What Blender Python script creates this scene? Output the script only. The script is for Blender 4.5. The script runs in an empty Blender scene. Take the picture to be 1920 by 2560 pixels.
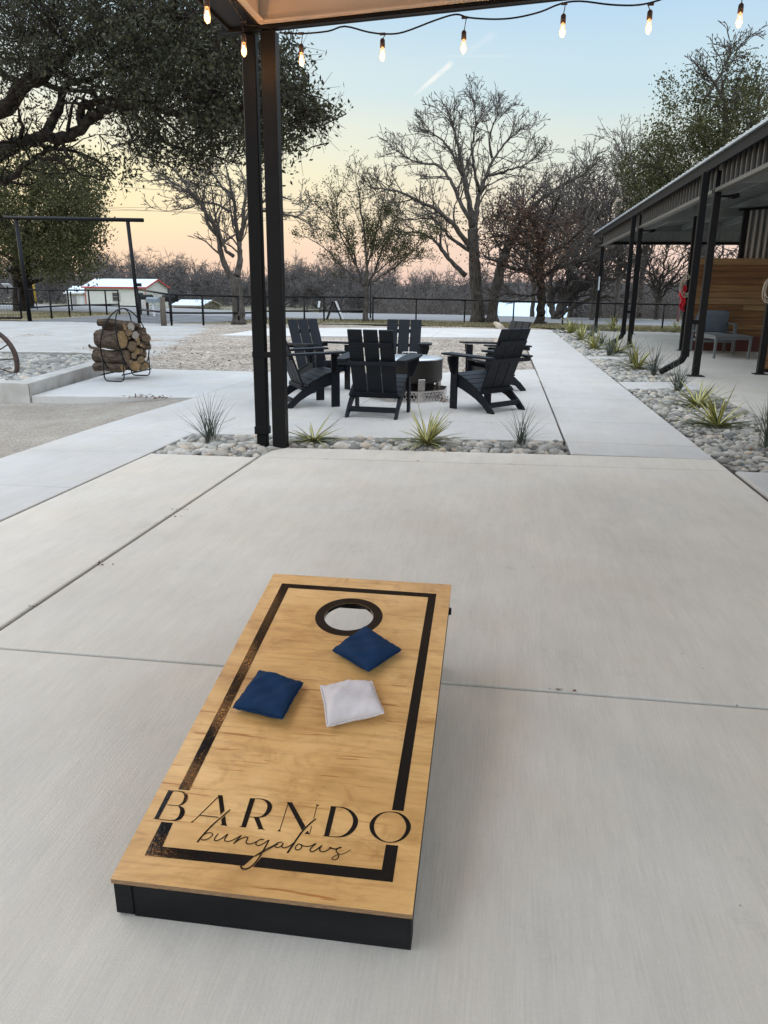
import bpy, bmesh, math, random
import numpy as np
from mathutils import Vector, Matrix
R = math.radians
C = bpy.context.scene.collection
SC = bpy.context.scene

# ------------------------------------------------------------------ camera
FPX, PITCH, ROLL, EYE, YAW = 1906.08, .28137, .01096, 1.2334, .1477
def _rot(v):
    c, s = math.cos(YAW), math.sin(YAW)
    return np.array([v[0]*c - v[1]*s, v[0]*s + v[1]*c, v[2]])
_F = np.array([0, math.cos(PITCH), -math.sin(PITCH)]); _R = np.array([1., 0, 0]); _U = np.cross(_R, _F)
_R2 = _R*math.cos(ROLL) + _U*math.sin(ROLL); _U2 = _U*math.cos(ROLL) - _R*math.sin(ROLL)
CF, CR, CU = _rot(_F), _rot(_R2), _rot(_U2)
cam = bpy.data.cameras.new('camera'); camo = bpy.data.objects.new('camera', cam); C.objects.link(camo)
M = Matrix(((CR[0], CU[0], -CF[0], 0), (CR[1], CU[1], -CF[1], 0), (CR[2], CU[2], -CF[2], EYE), (0, 0, 0, 1)))
camo.matrix_world = M
cam.sensor_fit = 'HORIZONTAL'; cam.sensor_width = 36; cam.lens = FPX/1920*36
cam.clip_start = .05; cam.clip_end = 6000
SC.camera = camo
def ray(x, y): return CF + CR*(x-960)/FPX - CU*(y-1280)/FPX
def G(x, y, z=0.0):                      # surveyed point on a level plane
    d = ray(x, y); t = (z-EYE)/d[2]; return Vector((d[0]*t, d[1]*t, z))
def PY(x, y, Y):                         # surveyed point at a given distance
    d = ray(x, y); t = Y/d[1]; return Vector((d[0]*t, Y, EYE + d[2]*t))

# ------------------------------------------------------------------ sky, sun, exposure
SC.view_settings.view_transform = 'Standard'; SC.view_settings.look = 'None'
SC.view_settings.exposure = 0.0; SC.view_settings.gamma = 1.0
SUN_EL, SUN_AZ = R(4), R(-62)            # azimuth from +Y, left is negative
w = bpy.data.worlds.new("World"); SC.world = w; w.use_nodes = True
nt = w.node_tree; N = nt.nodes; L = nt.links
for n in list(N): N.remove(n)
out = N.new('ShaderNodeOutputWorld'); bg = N.new('ShaderNodeBackground'); bg2 = N.new('ShaderNodeBackground'); add = N.new('ShaderNodeAddShader')
tc = N.new('ShaderNodeTexCoord'); sep = N.new('ShaderNodeSeparateXYZ'); L.new(tc.outputs['Generated'], sep.inputs[0])
def s2l(c): return tuple(((v/255)/12.92 if v/255 <= .04045 else ((v/255+.055)/1.055)**2.4) for v in c) + (1,)
def ramp(stops, fac):
    r = N.new('ShaderNodeValToRGB'); r.color_ramp.interpolation = 'EASE'
    e = r.color_ramp.elements
    while len(e) < len(stops): e.new(.5)
    for i, (p, c) in enumerate(stops): e[i].position = p; e[i].color = c
    L.new(fac, r.inputs[0]); return r.outputs[0]
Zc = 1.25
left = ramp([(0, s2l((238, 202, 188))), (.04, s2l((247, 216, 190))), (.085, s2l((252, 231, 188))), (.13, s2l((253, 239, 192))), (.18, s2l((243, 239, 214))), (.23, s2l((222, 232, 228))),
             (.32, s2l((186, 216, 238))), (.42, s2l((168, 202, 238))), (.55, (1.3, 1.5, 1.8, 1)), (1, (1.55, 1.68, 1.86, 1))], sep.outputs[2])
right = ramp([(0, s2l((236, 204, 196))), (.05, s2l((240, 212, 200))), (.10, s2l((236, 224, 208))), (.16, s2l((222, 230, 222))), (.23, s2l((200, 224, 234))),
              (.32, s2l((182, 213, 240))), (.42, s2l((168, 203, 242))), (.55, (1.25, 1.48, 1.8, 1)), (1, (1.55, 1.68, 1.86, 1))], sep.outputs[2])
dot = N.new('ShaderNodeVectorMath'); dot.operation = 'DOT_PRODUCT'
dot.inputs[1].default_value = (math.sin(R(-70)), math.cos(R(-70)), 0); L.new(tc.outputs['Generated'], dot.inputs[0])
mr = N.new('ShaderNodeMapRange'); mr.inputs[1].default_value = .25; mr.inputs[2].default_value = .80; L.new(dot.outputs['Value'], mr.inputs[0])
mx = N.new('ShaderNodeMix'); mx.data_type = 'RGBA'; L.new(mr.outputs[0], mx.inputs[0]); L.new(right, mx.inputs[6]); L.new(left, mx.inputs[7])
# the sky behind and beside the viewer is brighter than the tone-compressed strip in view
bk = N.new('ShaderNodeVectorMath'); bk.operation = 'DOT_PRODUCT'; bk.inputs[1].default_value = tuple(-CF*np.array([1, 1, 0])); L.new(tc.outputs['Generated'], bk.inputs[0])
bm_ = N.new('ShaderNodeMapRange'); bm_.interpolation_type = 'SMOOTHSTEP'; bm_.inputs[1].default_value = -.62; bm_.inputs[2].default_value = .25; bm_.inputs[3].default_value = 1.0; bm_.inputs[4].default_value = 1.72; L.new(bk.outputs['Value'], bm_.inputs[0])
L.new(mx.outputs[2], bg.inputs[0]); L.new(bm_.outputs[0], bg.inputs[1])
sky = N.new('ShaderNodeTexSky'); sky.sky_type = 'NISHITA'; sky.sun_disc = False; sky.sun_elevation = SUN_EL; sky.sun_rotation = SUN_AZ
L.new(sky.outputs[0], bg2.inputs[0]); bg2.inputs[1].default_value = .022
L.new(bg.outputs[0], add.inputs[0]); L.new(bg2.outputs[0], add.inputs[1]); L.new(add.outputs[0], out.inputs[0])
sun = bpy.data.lights.new('sun', 'SUN'); sun.energy = .5; sun.angle = R(14); sun.color = (1, .86, .68)
suno = bpy.data.objects.new('sun', sun); C.objects.link(suno)
sd = Vector((math.sin(SUN_AZ)*math.cos(R(12)), math.cos(SUN_AZ)*math.cos(R(12)), math.sin(R(12))))
suno.rotation_euler = (-sd).to_track_quat('-Z', 'Y').to_euler()

# ------------------------------------------------------------------ helpers
def mat(name, col, rough=.6, metal=0, var=None, vscale=8, bump=0, bscale=40, stretch=(1, 1, 1), spec=.5, col2=None, detail=6, bdist=.01, coat=0):
    m = bpy.data.materials.new(name); m.use_nodes = True; t = m.node_tree; n = t.nodes; l = t.links
    b = n['Principled BSDF']; b.inputs['Roughness'].default_value = rough; b.inputs['Metallic'].default_value = metal
    b.inputs['Specular IOR Level'].default_value = spec; b.inputs['Base Color'].default_value = (*col, 1)
    if coat: b.inputs['Coat Weight'].default_value = coat; b.inputs['Coat Roughness'].default_value = .12
    tcn = n.new('ShaderNodeTexCoord'); mp = n.new('ShaderNodeMapping'); mp.inputs['Scale'].default_value = stretch
    l.new(tcn.outputs['Object'], mp.inputs[0])
    if var or col2:
        nz = n.new('ShaderNodeTexNoise'); nz.inputs['Scale'].default_value = vscale; nz.inputs['Detail'].default_value = detail
        l.new(mp.outputs[0], nz.inputs[0])
        cr = n.new('ShaderNodeValToRGB'); cr.color_ramp.elements[0].position = .3; cr.color_ramp.elements[1].position = .7
        v = var or 0
        c2 = col2 or tuple(min(1, c*(1+v)) for c in col); c1 = tuple(c*(1-v) for c in col)
        cr.color_ramp.elements[0].color = (*c1, 1); cr.color_ramp.elements[1].color = (*c2, 1)
        l.new(nz.outputs[0], cr.inputs[0]); l.new(cr.outputs[0], b.inputs['Base Color'])
    if bump:
        nb = n.new('ShaderNodeTexNoise'); nb.inputs['Scale'].default_value = bscale; nb.inputs['Detail'].default_value = 8
        l.new(mp.outputs[0], nb.inputs[0]); bp = n.new('ShaderNodeBump'); bp.inputs['Strength'].default_value = bump; bp.inputs['Distance'].default_value = bdist
        l.new(nb.outputs[0], bp.inputs['Height']); l.new(bp.outputs[0], b.inputs['Normal'])
    return m
def link(name, me, m=None, parent=None, smooth=False):
    o = bpy.data.objects.new(name, me); C.objects.link(o)
    if m is not None:
        for x in (m if isinstance(m, (list, tuple)) else [m]): me.materials.append(x)
    if parent is not None: o.parent = parent
    if smooth: me.shade_smooth()
    return o
def tag(o, label=None, cat=None, group=None, kind=None):
    if label: o['label'] = label
    if cat: o['category'] = cat
    if group: o['group'] = group
    if kind: o['kind'] = kind
    return o
def thing(name, label, cat, loc=(0, 0, 0), rz=0, group=None):
    o = bpy.data.objects.new(name, None); C.objects.link(o); o.location = loc; o.rotation_euler = (0, 0, rz); o.empty_display_size = .1
    return tag(o, label, cat, group)
def pydata(name, v, f, m=None, parent=None, smooth=False):
    me = bpy.data.meshes.new(name); me.from_pydata([tuple(x) for x in v], [], f); me.update()
    return link(name, me, m, parent, smooth)
class MB:
    def __init__(s): s.v = []; s.f = []
    def add(s, v, f):
        o = len(s.v); s.v += [tuple(x) for x in v]; s.f += [tuple(i+o for i in q) for q in f]; return s
    def box(s, x0, x1, y0, y1, z0, z1, mtx=None, ch=0):
        if ch:
            a = min(ch, (x1-x0)/3, (y1-y0)/3, (z1-z0)/3)
            bm = bmesh.new(); bmesh.ops.create_cube(bm, size=1)
            for q in bm.verts: q.co = Vector(((x0+x1)/2+q.co.x*(x1-x0), (y0+y1)/2+q.co.y*(y1-y0), (z0+z1)/2+q.co.z*(z1-z0)))
            bmesh.ops.bevel(bm, geom=bm.edges[:], offset=a, segments=1, affect='EDGES')
            bm.verts.index_update()
            v = [q.co.copy() for q in bm.verts]; f = [tuple(x.index for x in q.verts) for q in bm.faces]; bm.free()
        else:
            v = [Vector(p) for p in ((x0, y0, z0), (x1, y0, z0), (x1, y1, z0), (x0, y1, z0), (x0, y0, z1), (x1, y0, z1), (x1, y1, z1), (x0, y1, z1))]
            f = [(0, 3, 2, 1), (4, 5, 6, 7), (0, 1, 5, 4), (1, 2, 6, 5), (2, 3, 7, 6), (3, 0, 4, 7)]
        if mtx is not None: v = [mtx @ q for q in v]
        return s.add(v, f)
    def bar(s, a, b, w, h, up=(0, 0, 1), ch=0):          # rectangular bar from a to b
        a = Vector(a); b = Vector(b); d = (b-a); ln = d.length; d.normalize()
        u = Vector(up); x = d.cross(u)
        if x.length < 1e-4: x = d.cross(Vector((0, 1, 0)))
        x.normalize(); z = x.cross(d)
        m = Matrix(((x.x, d.x, z.x, a.x), (x.y, d.y, z.y, a.y), (x.z, d.z, z.z, a.z), (0, 0, 0, 1)))
        return s.box(-w/2, w/2, 0, ln, -h/2, h/2, m, ch)
    def tube(s, pts, r, n=8, cap=True):
        pts = [Vector(p) for p in pts]; k = len(pts); rr = r if isinstance(r, (list, tuple)) else [r]*k
        v = []; f = []; prev = None
        for i in range(k):
            t = (pts[min(i+1, k-1)]-pts[max(i-1, 0)])
            if t.length < 1e-9: t = Vector((0, 0, 1))
            t.normalize()
            if prev is None:
                prev = t.orthogonal().normalized()
            prev = (prev - t*prev.dot(t))
            if prev.length < 1e-6: prev = t.orthogonal()
            prev.normalize(); q = t.cross(prev)
            for j in range(n):
                a = 2*math.pi*j/n; v.append(pts[i]+(prev*math.cos(a)+q*math.sin(a))*rr[i])
        for i in range(k-1):
            for j in range(n):
                f.append((i*n+j, i*n+(j+1) % n, (i+1)*n+(j+1) % n, (i+1)*n+j))
        if cap: f.append(tuple(range(n))[::-1]); f.append(tuple((k-1)*n+j for j in range(n)))
        return s.add(v, f)
    def lathe(s, prof, n=24, c=(0, 0, 0)):
        v = []; f = []
        for r, z in prof:
            for j in range(n): a = 2*math.pi*j/n; v.append((c[0]+r*math.cos(a), c[1]+r*math.sin(a), c[2]+z))
        for i in range(len(prof)-1):
            for j in range(n): f.append((i*n+j, i*n+(j+1) % n, (i+1)*n+(j+1) % n, (i+1)*n+j))
        return s.add(v, f)
    def prism(s, prof, axis_vec, m=None):                 # profile points (3D) extruded along a vector
        k = len(prof); a = [Vector(p) for p in prof]; e = Vector(axis_vec); v = a+[p+e for p in a]
        f = [tuple(range(k))[::-1], tuple(range(k, 2*k))]+[(i, (i+1) % k, k+(i+1) % k, k+i) for i in range(k)]
        return s.add(v, f)
    def build(s, name, m=None, parent=None, smooth=False, fix=True):
        me = bpy.data.meshes.new(name); me.from_pydata(s.v, [], s.f); me.update()
        if fix:
            bm = bmesh.new(); bm.from_mesh(me); bmesh.ops.recalc_face_normals(bm, faces=bm.faces[:]); bm.to_mesh(me); bm.free()
        return link(name, me, m, parent, smooth)
def copy_tree(o, parent=None):
    c = o.copy(); C.objects.link(c)
    if parent is not None: c.parent = parent
    for ch in list(o.children): copy_tree(ch, c)
    return c
def spline(pts, n=8):                                      # Catmull-Rom
    P = [Vector(p) for p in pts]; P = [P[0]*2-P[1]]+P+[P[-1]*2-P[-2]]; o = []
    for i in range(1, len(P)-2):
        for k in range(n):
            t = k/n; a, b, c, d = P[i-1:i+3]
            o.append(.5*((2*b)+(c-a)*t+(2*a-5*b+4*c-d)*t*t+(3*b-a-3*c+d)*t**3))
    o.append(P[-2]); return o

# ------------------------------------------------------------------ materials
def concrete(name, c, streak=1.0, blot=.08):
    m = bpy.data.materials.new(name); m.use_nodes = True; t = m.node_tree; n = t.nodes; l = t.links
    b = n['Principled BSDF']; b.inputs['Roughness'].default_value = .82; b.inputs['Specular IOR Level'].default_value = .25
    tcn = n.new('ShaderNodeTexCoord')
    def nz(scale, st, det=6, rough=.55):
        mp = n.new('ShaderNodeMapping'); mp.inputs['Scale'].default_value = st; l.new(tcn.outputs['Object'], mp.inputs[0])
        z = n.new('ShaderNodeTexNoise'); z.inputs['Scale'].default_value = scale; z.inputs['Detail'].default_value = det; z.inputs['Roughness'].default_value = rough
        l.new(mp.outputs[0], z.inputs[0]); return z.outputs[0]
    def ma(op, a, bb, cl=False):
        q = n.new('ShaderNodeMath'); q.operation = op; q.use_clamp = cl
        for i, x in enumerate((a, bb)):
            if isinstance(x, (int, float)): q.inputs[i].default_value = x
            else: l.new(x, q.inputs[i])
        return q.outputs[0]
    broom = nz(60, (3.0, .12, 1), 5, .7); blotn = nz(1.1, (1, .7, 1), 5, .6); blot2 = nz(6, (1, .5, 1), 4, .6); speck = nz(260, (1, 1, 1), 2, .6)
    s = ma('MULTIPLY', ma('SUBTRACT', broom, .5), .16*streak)
    s = ma('ADD', s, ma('MULTIPLY', ma('SUBTRACT', blotn, .5), blot*3.2))
    s = ma('ADD', s, ma('MULTIPLY', ma('SUBTRACT', blot2, .5), blot*1.6))
    s = ma('ADD', s, ma('MULTIPLY', ma('SUBTRACT', speck, .5), .12))
    scuff = nz(9, (2.2, .16, 1), 6, .75); s = ma('ADD', s, ma('MULTIPLY', ma('SUBTRACT', scuff, .5), .13*streak))
    grit = nz(90, (1, 1, 1), 3, .8); s = ma('ADD', s, ma('MULTIPLY', ma('SUBTRACT', grit, .5), .16))
    # faint darker stains with soft edges
    st2 = nz(2.3, (1, 1, 1), 8, .8); s = ma('SUBTRACT', s, ma('MULTIPLY', ma('SUBTRACT', st2, .57, True), .9))
    f = ma('ADD', s, 1.0)
    vm = n.new('ShaderNodeVectorMath'); vm.operation = 'SCALE'; vm.inputs[0].default_value = c; l.new(f, vm.inputs['Scale'])
    tint = n.new('ShaderNodeMix'); tint.data_type = 'RGBA'; tint.blend_type = 'MULTIPLY'; tint.inputs[7].default_value = (1, .97, .925, 1)
    l.new(ma('MULTIPLY', ma('SUBTRACT', nz(1.7, (1, 1, 1), 3), .42, True), 3.2, True), tint.inputs[0]); l.new(vm.outputs[0], tint.inputs[6])
    # small dark pits
    vo = n.new('ShaderNodeTexVoronoi'); vo.inputs['Scale'].default_value = 9; l.new(tcn.outputs['Object'], vo.inputs['Vector'])
    pit = ma('LESS_THAN', vo.outputs['Distance'], .035); pm = n.new('ShaderNodeMix'); pm.data_type = 'RGBA'
    l.new(ma('MULTIPLY', pit, ma('GREATER_THAN', nz(3.1, (1, 1, 1), 1), .56)), pm.inputs[0]); l.new(tint.outputs[2], pm.inputs[6]); pm.inputs[7].default_value = (c[0]*.55, c[1]*.5, c[2]*.45, 1)
    l.new(pm.outputs[2], b.inputs['Base Color'])
    bp = n.new('ShaderNodeBump'); bp.inputs['Strength'].default_value = .45; bp.inputs['Distance'].default_value = .003
    l.new(ma('ADD', broom, ma('MULTIPLY', speck, .5)), bp.inputs['Height']); l.new(bp.outputs[0], b.inputs['Normal'])
    return m
M_conc = concrete('broomed_concrete', (.578, .533, .462), 1.9, .12)
M_conc2 = concrete('pale_grey_concrete', (.485, .466, .436), 1.3, .12)
M_conc_old = concrete('weathered_concrete', (.50, .485, .46), .6, .12)
M_porch = concrete('porch_concrete', (.50, .46, .40), .5, .12)
M_kerb = mat('kerb_concrete', (.42, .39, .34), .9, var=.18, vscale=5, bump=.5, bscale=60, col2=(.5, .48, .44))
M_joint = mat('joint_filler', (.035, .026, .020), .95, var=.4, vscale=20, bump=.6, bscale=50, col2=(.11, .078, .058))
M_black = mat('black_powder_coat', (.007, .007, .0075), .5, bump=.08, bscale=300, var=.25, vscale=3, spec=.16)
M_gutter = mat('black_gutter_paint', (.007, .0073, .0078), .5, bump=.05, bscale=20, spec=.12)
M_cream = mat('cream_purlin_paint', (.60, .475, .36), .5, var=.08, vscale=3, bump=.05, bscale=30, stretch=(1, 6, 1))
M_hdpe = mat('black_poly_lumber', (.0075, .010, .0145), .55, bump=.15, bscale=80, stretch=(1, 1, 8), var=.2, vscale=5, spec=.22)
M_rope = mat('rope', (.42, .36, .28), .9, var=.2, vscale=60)
M_red = mat('red_cloth', (.55, .01, .02), .8, var=.15, vscale=10)
M_bark = mat('oak_bark', (.042, .034, .027), .95, var=.45, vscale=14, bump=1.0, bscale=30, stretch=(1, 1, .25), bdist=.03, col2=(.10, .084, .066))
M_bark2 = mat('dark_oak_bark', (.014, .011, .009), .97, var=.4, vscale=16, bump=1.0, bscale=34, stretch=(1, 1, 1), bdist=.04, col2=(.055, .043, .034), spec=.1)
M_twig = mat('bare_twigs', (.065, .053, .044), .9, var=.3, vscale=2)
M_twigf = mat('far_bare_twigs', (.105, .09, .08), .95, var=.3, vscale=.3)
def leafmat(name, a, b, trans=.25, sc=1.3):
    m = bpy.data.materials.new(name); m.use_nodes = True; t = m.node_tree; n = t.nodes; l = t.links
    p = n['Principled BSDF']; p.inputs['Roughness'].default_value = .6; p.inputs['Specular IOR Level'].default_value = .18
    at = n.new('ShaderNodeAttribute'); at.attribute_name = 'rnd'; r = n.new('ShaderNodeValToRGB')
    r.color_ramp.elements[0].color = (*a, 1); r.color_ramp.elements[1].color = (*b, 1)
    l.new(at.outputs['Fac'], r.inputs[0]); l.new(r.outputs[0], p.inputs['Base Color'])
    tr = n.new('ShaderNodeBsdfTranslucent'); l.new(r.outputs[0], tr.inputs[0]); ms = n.new('ShaderNodeMixShader'); ms.inputs[0].default_value = trans
    l.new(p.outputs[0], ms.inputs[1]); l.new(tr.outputs[0], ms.inputs[2]); l.new(ms.outputs[0], n['Material Output'].inputs[0]); return m
M_leaf = leafmat('live_oak_leaves', (.022, .025, .014), (.072, .070, .036))
M_leaf2 = leafmat('olive_oak_leaves', (.034, .036, .013), (.100, .098, .038))
M_leafb = leafmat('dead_brown_leaves', (.028, .020, .015), (.12, .062, .036))
M_grassd = leafmat('grey_green_blades', (.05, .065, .055), (.12, .14, .11), .1)
M_drygrass = leafmat('dry_grass', (.12, .105, .05), (.24, .20, .11), .1)

# ------------------------------------------------------------------ ground and paving
def smooth01(a, b, x):
    t = np.clip((x-a)/(b-a), 0, 1); return t*t*(3-2*t)
def ground_z(x, y):
    side = smooth01(-26, -14, x)
    return -.13 - smooth01(47, 85, y)*(.75+side*2.2)
def sheet(name, xs, ys, zf, m):
    X, Y = np.meshgrid(xs, ys); Z = zf(X, Y)
    v = np.stack([X, Y, Z], -1).reshape(-1, 3); nx, ny = len(xs), len(ys)
    f = [(j*nx+i, j*nx+i+1, (j+1)*nx+i+1, (j+1)*nx+i) for j in range(ny-1) for i in range(nx-1)]
    o = pydata(name, v.tolist(), f, m, None, True); return tag(o, kind='structure')
M_ground = mat('dry_field', (.13, .115, .07), .95, var=.3, vscale=.6, bump=.6, bscale=12, col2=(.20, .18, .12))
sheet('ground', np.concatenate([np.linspace(-900, -70, 8), np.linspace(-60, 60, 31), np.linspace(70, 900, 8)]),
      np.concatenate([np.linspace(-300, 20, 6), np.linspace(28, 120, 24), np.linspace(140, 2500, 9)]), ground_z, M_ground)
def gravelmat(name, c1, c2, c3, sc, patch=.55):
    m = bpy.data.materials.new(name); m.use_nodes = True; t = m.node_tree; n = t.nodes; l = t.links
    b = n['Principled BSDF']; b.inputs['Roughness'].default_value = .95; b.inputs['Specular IOR Level'].default_value = .15
    tcn = n.new('ShaderNodeTexCoord'); vo = n.new('ShaderNodeTexVoronoi'); vo.inputs['Scale'].default_value = sc; l.new(tcn.outputs['Object'], vo.inputs['Vector'])
    r = n.new('ShaderNodeValToRGB'); e = r.color_ramp.elements; e.new(.5); e[0].color = (*c1, 1); e[1].color = (*c2, 1); e[2].color = (*c3, 1); e[0].position = .1; e[1].position = .5; e[2].position = .95
    sp = n.new('ShaderNodeSeparateColor'); l.new(vo.outputs['Color'], sp.inputs[0]); l.new(sp.outputs[0], r.inputs[0])
    big = n.new('ShaderNodeTexNoise'); big.inputs['Scale'].default_value = .55; big.inputs['Detail'].default_value = 9; big.inputs['Roughness'].default_value = .75
    l.new(tcn.outputs['Object'], big.inputs[0])
    rr = n.new('ShaderNodeValToRGB'); rr.color_ramp.elements[0].position = .40; rr.color_ramp.elements[1].position = .62
    rr.color_ramp.elements[0].color = (patch, patch*.93, patch*.86, 1); rr.color_ramp.elements[1].color = (1.05, 1.03, 1, 1); l.new(big.outputs[0], rr.inputs[0])
    mm = n.new('ShaderNodeMix'); mm.data_type = 'RGBA'; mm.blend_type = 'MULTIPLY'; mm.inputs[0].default_value = 1; l.new(r.outputs[0], mm.inputs[6]); l.new(rr.outputs[0], mm.inputs[7])
    l.new(mm.outputs[2], b.inputs['Base Color'])
    bp = n.new('ShaderNodeBump'); bp.inputs['Strength'].default_value = .9; bp.inputs['Distance'].default_value = .02; l.new(vo.outputs['Distance'], bp.inputs['Height']); bp.invert = True
    l.new(bp.outputs[0], b.inputs['Normal']); return m
M_gravel = gravelmat('crushed_limestone', (.19, .155, .125), (.34, .30, .255), (.54, .495, .435), 26, .74)
M_lot = gravelmat('compacted_gravel', (.35, .32, .28), (.43, .395, .345), (.51, .475, .425), 75, .78)
def poly(name, pts, z, m, kind='structure', zz=None, thick=0):
    v = [(p[0], p[1], z if zz is None else zz(p[0], p[1])) for p in pts]
    if thick:
        k = len(v); v2 = v+[(a, b, c-thick) for a, b, c in v]
        f = [tuple(range(k)), tuple(range(k, 2*k))[::-1]]+[(i, k+i, k+(i+1) % k, (i+1) % k) for i in range(k)]
        o = pydata(name, v2, f, m)
    else: o = pydata(name, v, [tuple(range(len(v)))], m)
    return tag(o, kind=kind)
rng = np.random.default_rng(5)
# gravel yard: uneven sheet
gx = np.linspace(-13, 3.2, 110); gy = np.linspace(10.9, 31.6, 120)
def gyz(X, Y):
    r_ = np.random.default_rng(2); h = -.028+.008*np.sin(X*1.7+Y*.6)+.006*np.sin(Y*2.3-X)+r_.normal(0, .006, X.shape)
    far = -.028+.01*np.sin(Y*3)
    return np.where((Y > 21.0) & (Y < 28.6), np.minimum(h, -.03), h) - smooth01(29.5, 31.6, Y)*.08 - smooth01(1.2, 2.6, X)*.12
sheet('gravel_yard', gx, gy, gyz, M_gravel)
def lotz(X, Y):
    r_ = np.random.default_rng(3)
    return -.085+.075*smooth01(-4.9, -3.7, X)*(1-smooth01(7.2, 8.6, Y)*.0)+.004*np.sin(X*2+Y)+r_.normal(0, .002, X.shape)
sheet('gravel_lot', np.linspace(-26, -3.6, 90), np.linspace(-6, 8.5, 60), lotz, M_lot)
sheet('driveway', np.linspace(-24, -6.2, 60), np.linspace(12.4, 28.2, 50), lambda X, Y: -.02 + np.random.default_rng(8).normal(0, .003, X.shape) - .05*smooth01(-11.5+(28-Y)*.30, -9.5+(28-Y)*.30, X), concrete('pale_caliche_drive', (.33, .32, .30), .3, .2))
M_asph = mat('old_asphalt', (.15, .15, .15), .85, var=.12, vscale=2, bump=.5, bscale=90, stretch=(.3, 1.5, 1), col2=(.24, .24, .24))
M_asphd = mat('dark_asphalt', (.085, .085, .09), .85, var=.3, vscale=1.2, bump=.5, bscale=90, col2=(.15, .15, .15))
road = [(-70, 43), (-31, 41.6), (-24, 41), (-19.5, 39.2), (-15, 37.4), (-8, 36), (-2, 36), (5, 34.6), (12, 33.2), (40, 26), (40, 35), (12, 41.3), (6.2, 43), (-3.5, 46), (-11, 46.2), (-15, 46.6), (-22, 52), (-31, 56), (-70, 58)]
poly('road', road, -.015, M_asph)
poly('driveway_apron', [(-18.6, 27.9), (-13.4, 27.9), (-11.6, 30), (-10.2, 36.3), (-15, 37.3), (-19.2, 39.0)], -.019, M_asphd)
# centre stripe and edge line, worn
edge = MB()
for a, b in zip([(-31, 42.0), (-24, 41.4), (-19.5, 39.7), (-15, 37.9), (-8, 36.5), (-2, 36.5), (5, 35.1)], [(-24, 41.4), (-19.5, 39.7), (-15, 37.9), (-8, 36.5), (-2, 36.5), (5, 35.1), (12, 33.7)]):
    d = Vector((b[0]-a[0], b[1]-a[1], 0)).normalized(); nrm = Vector((-d.y, d.x, 0))*.06
    edge.add([Vector((*a, -.011))-nrm, Vector((*b, -.011))-nrm, Vector((*b, -.011))+nrm, Vector((*a, -.011))+nrm], [(0, 1, 2, 3)])
tag(edge.build('road_edge_line', mat('worn_road_paint', (.42, .42, .40), .8, var=.3, vscale=8)), kind='structure')
M_verge = mat('dormant_grass', (.15, .125, .06), .95, var=.25, vscale=1.3, bump=.8, bscale=40, col2=(.24, .20, .12))
poly('grass_verge', [(-70, 30), (-18.7, 28.6), (-18.9, 38.9), (-24, 40.8), (-31, 41.4), (-70, 42.8)], -.016, M_verge)
poly('roadside_verge', [(-13.2, 27.4), (-9, 29.9), (-3, 31.4), (3.2, 31.4), (3.2, 28.45), (12, 28.2), (40, 20), (40, 25.8), (12, 33.0), (5, 34.4), (-2, 35.8), (-8, 35.8), (-10.1, 36), (-11.4, 30)], -.022, M_verge)
# grass blades (stuff)
def blades(name, quads_xy, h, wdt, m, seed, label=None):
    r_ = np.random.default_rng(seed); n = len(quads_xy); p = np.array(quads_xy, float)
    a = r_.uniform(0, 2*np.pi, n); hh = h*r_.uniform(.5, 1.2, n); lean = r_.uniform(0, .6, n)
    d = np.stack([np.cos(a), np.sin(a), 0*a], 1); s_ = np.stack([-np.sin(a), np.cos(a), 0*a], 1)*wdt/2
    v = np.stack([p-s_, p+s_, p+d*(hh*lean)[:, None]+np.stack([0*a, 0*a, hh], 1)], 1).reshape(-1, 3)
    f = np.arange(n*3).reshape(-1, 3)
    return npmesh(name, v, f, m, rnd=np.repeat(r_.uniform(0, 1, n), 3))
def npmesh(name, v, f, m, parent=None, rnd=None, smooth=False):
    me = bpy.data.meshes.new(name); v = np.asarray(v, np.float32); f = np.asarray(f, np.int32); k = f.shape[1]
    me.vertices.add(len(v)); me.vertices.foreach_set('co', v.ravel())
    me.loops.add(f.size); me.loops.foreach_set('vertex_index', f.ravel())
    me.polygons.add(len(f)); me.polygons.foreach_set('loop_start', np.arange(0, f.size, k, dtype=np.int32)); 
    me.update(calc_edges=True)
    if rnd is not None:
        at = me.attributes.new('rnd', 'FLOAT', 'POINT'); at.data.foreach_set('value', np.asarray(rnd, np.float32))
    return link(name, me, m, parent, smooth)
rg = np.random.default_rng(77); pts = []
for x0, x1, y0, y1, k in [(-19.3, -24, 29, 40, 5000), (-3, 3.2, 29.6, 34, 5000), (3, 9, 27.9, 33, 5500), (-11, -7, 29.5, 35, 1800), (-7, -3, 31.6, 35, 2500)]:
    xx = rg.uniform(min(x0, x1), max(x0, x1), k); yy = rg.uniform(y0, y1, k); pts.append(np.stack([xx, yy, np.full(k, -.02)], 1))
tag(blades('dry_grass', np.concatenate(pts), .07, .03, M_drygrass, 4), kind='stuff')

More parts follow.
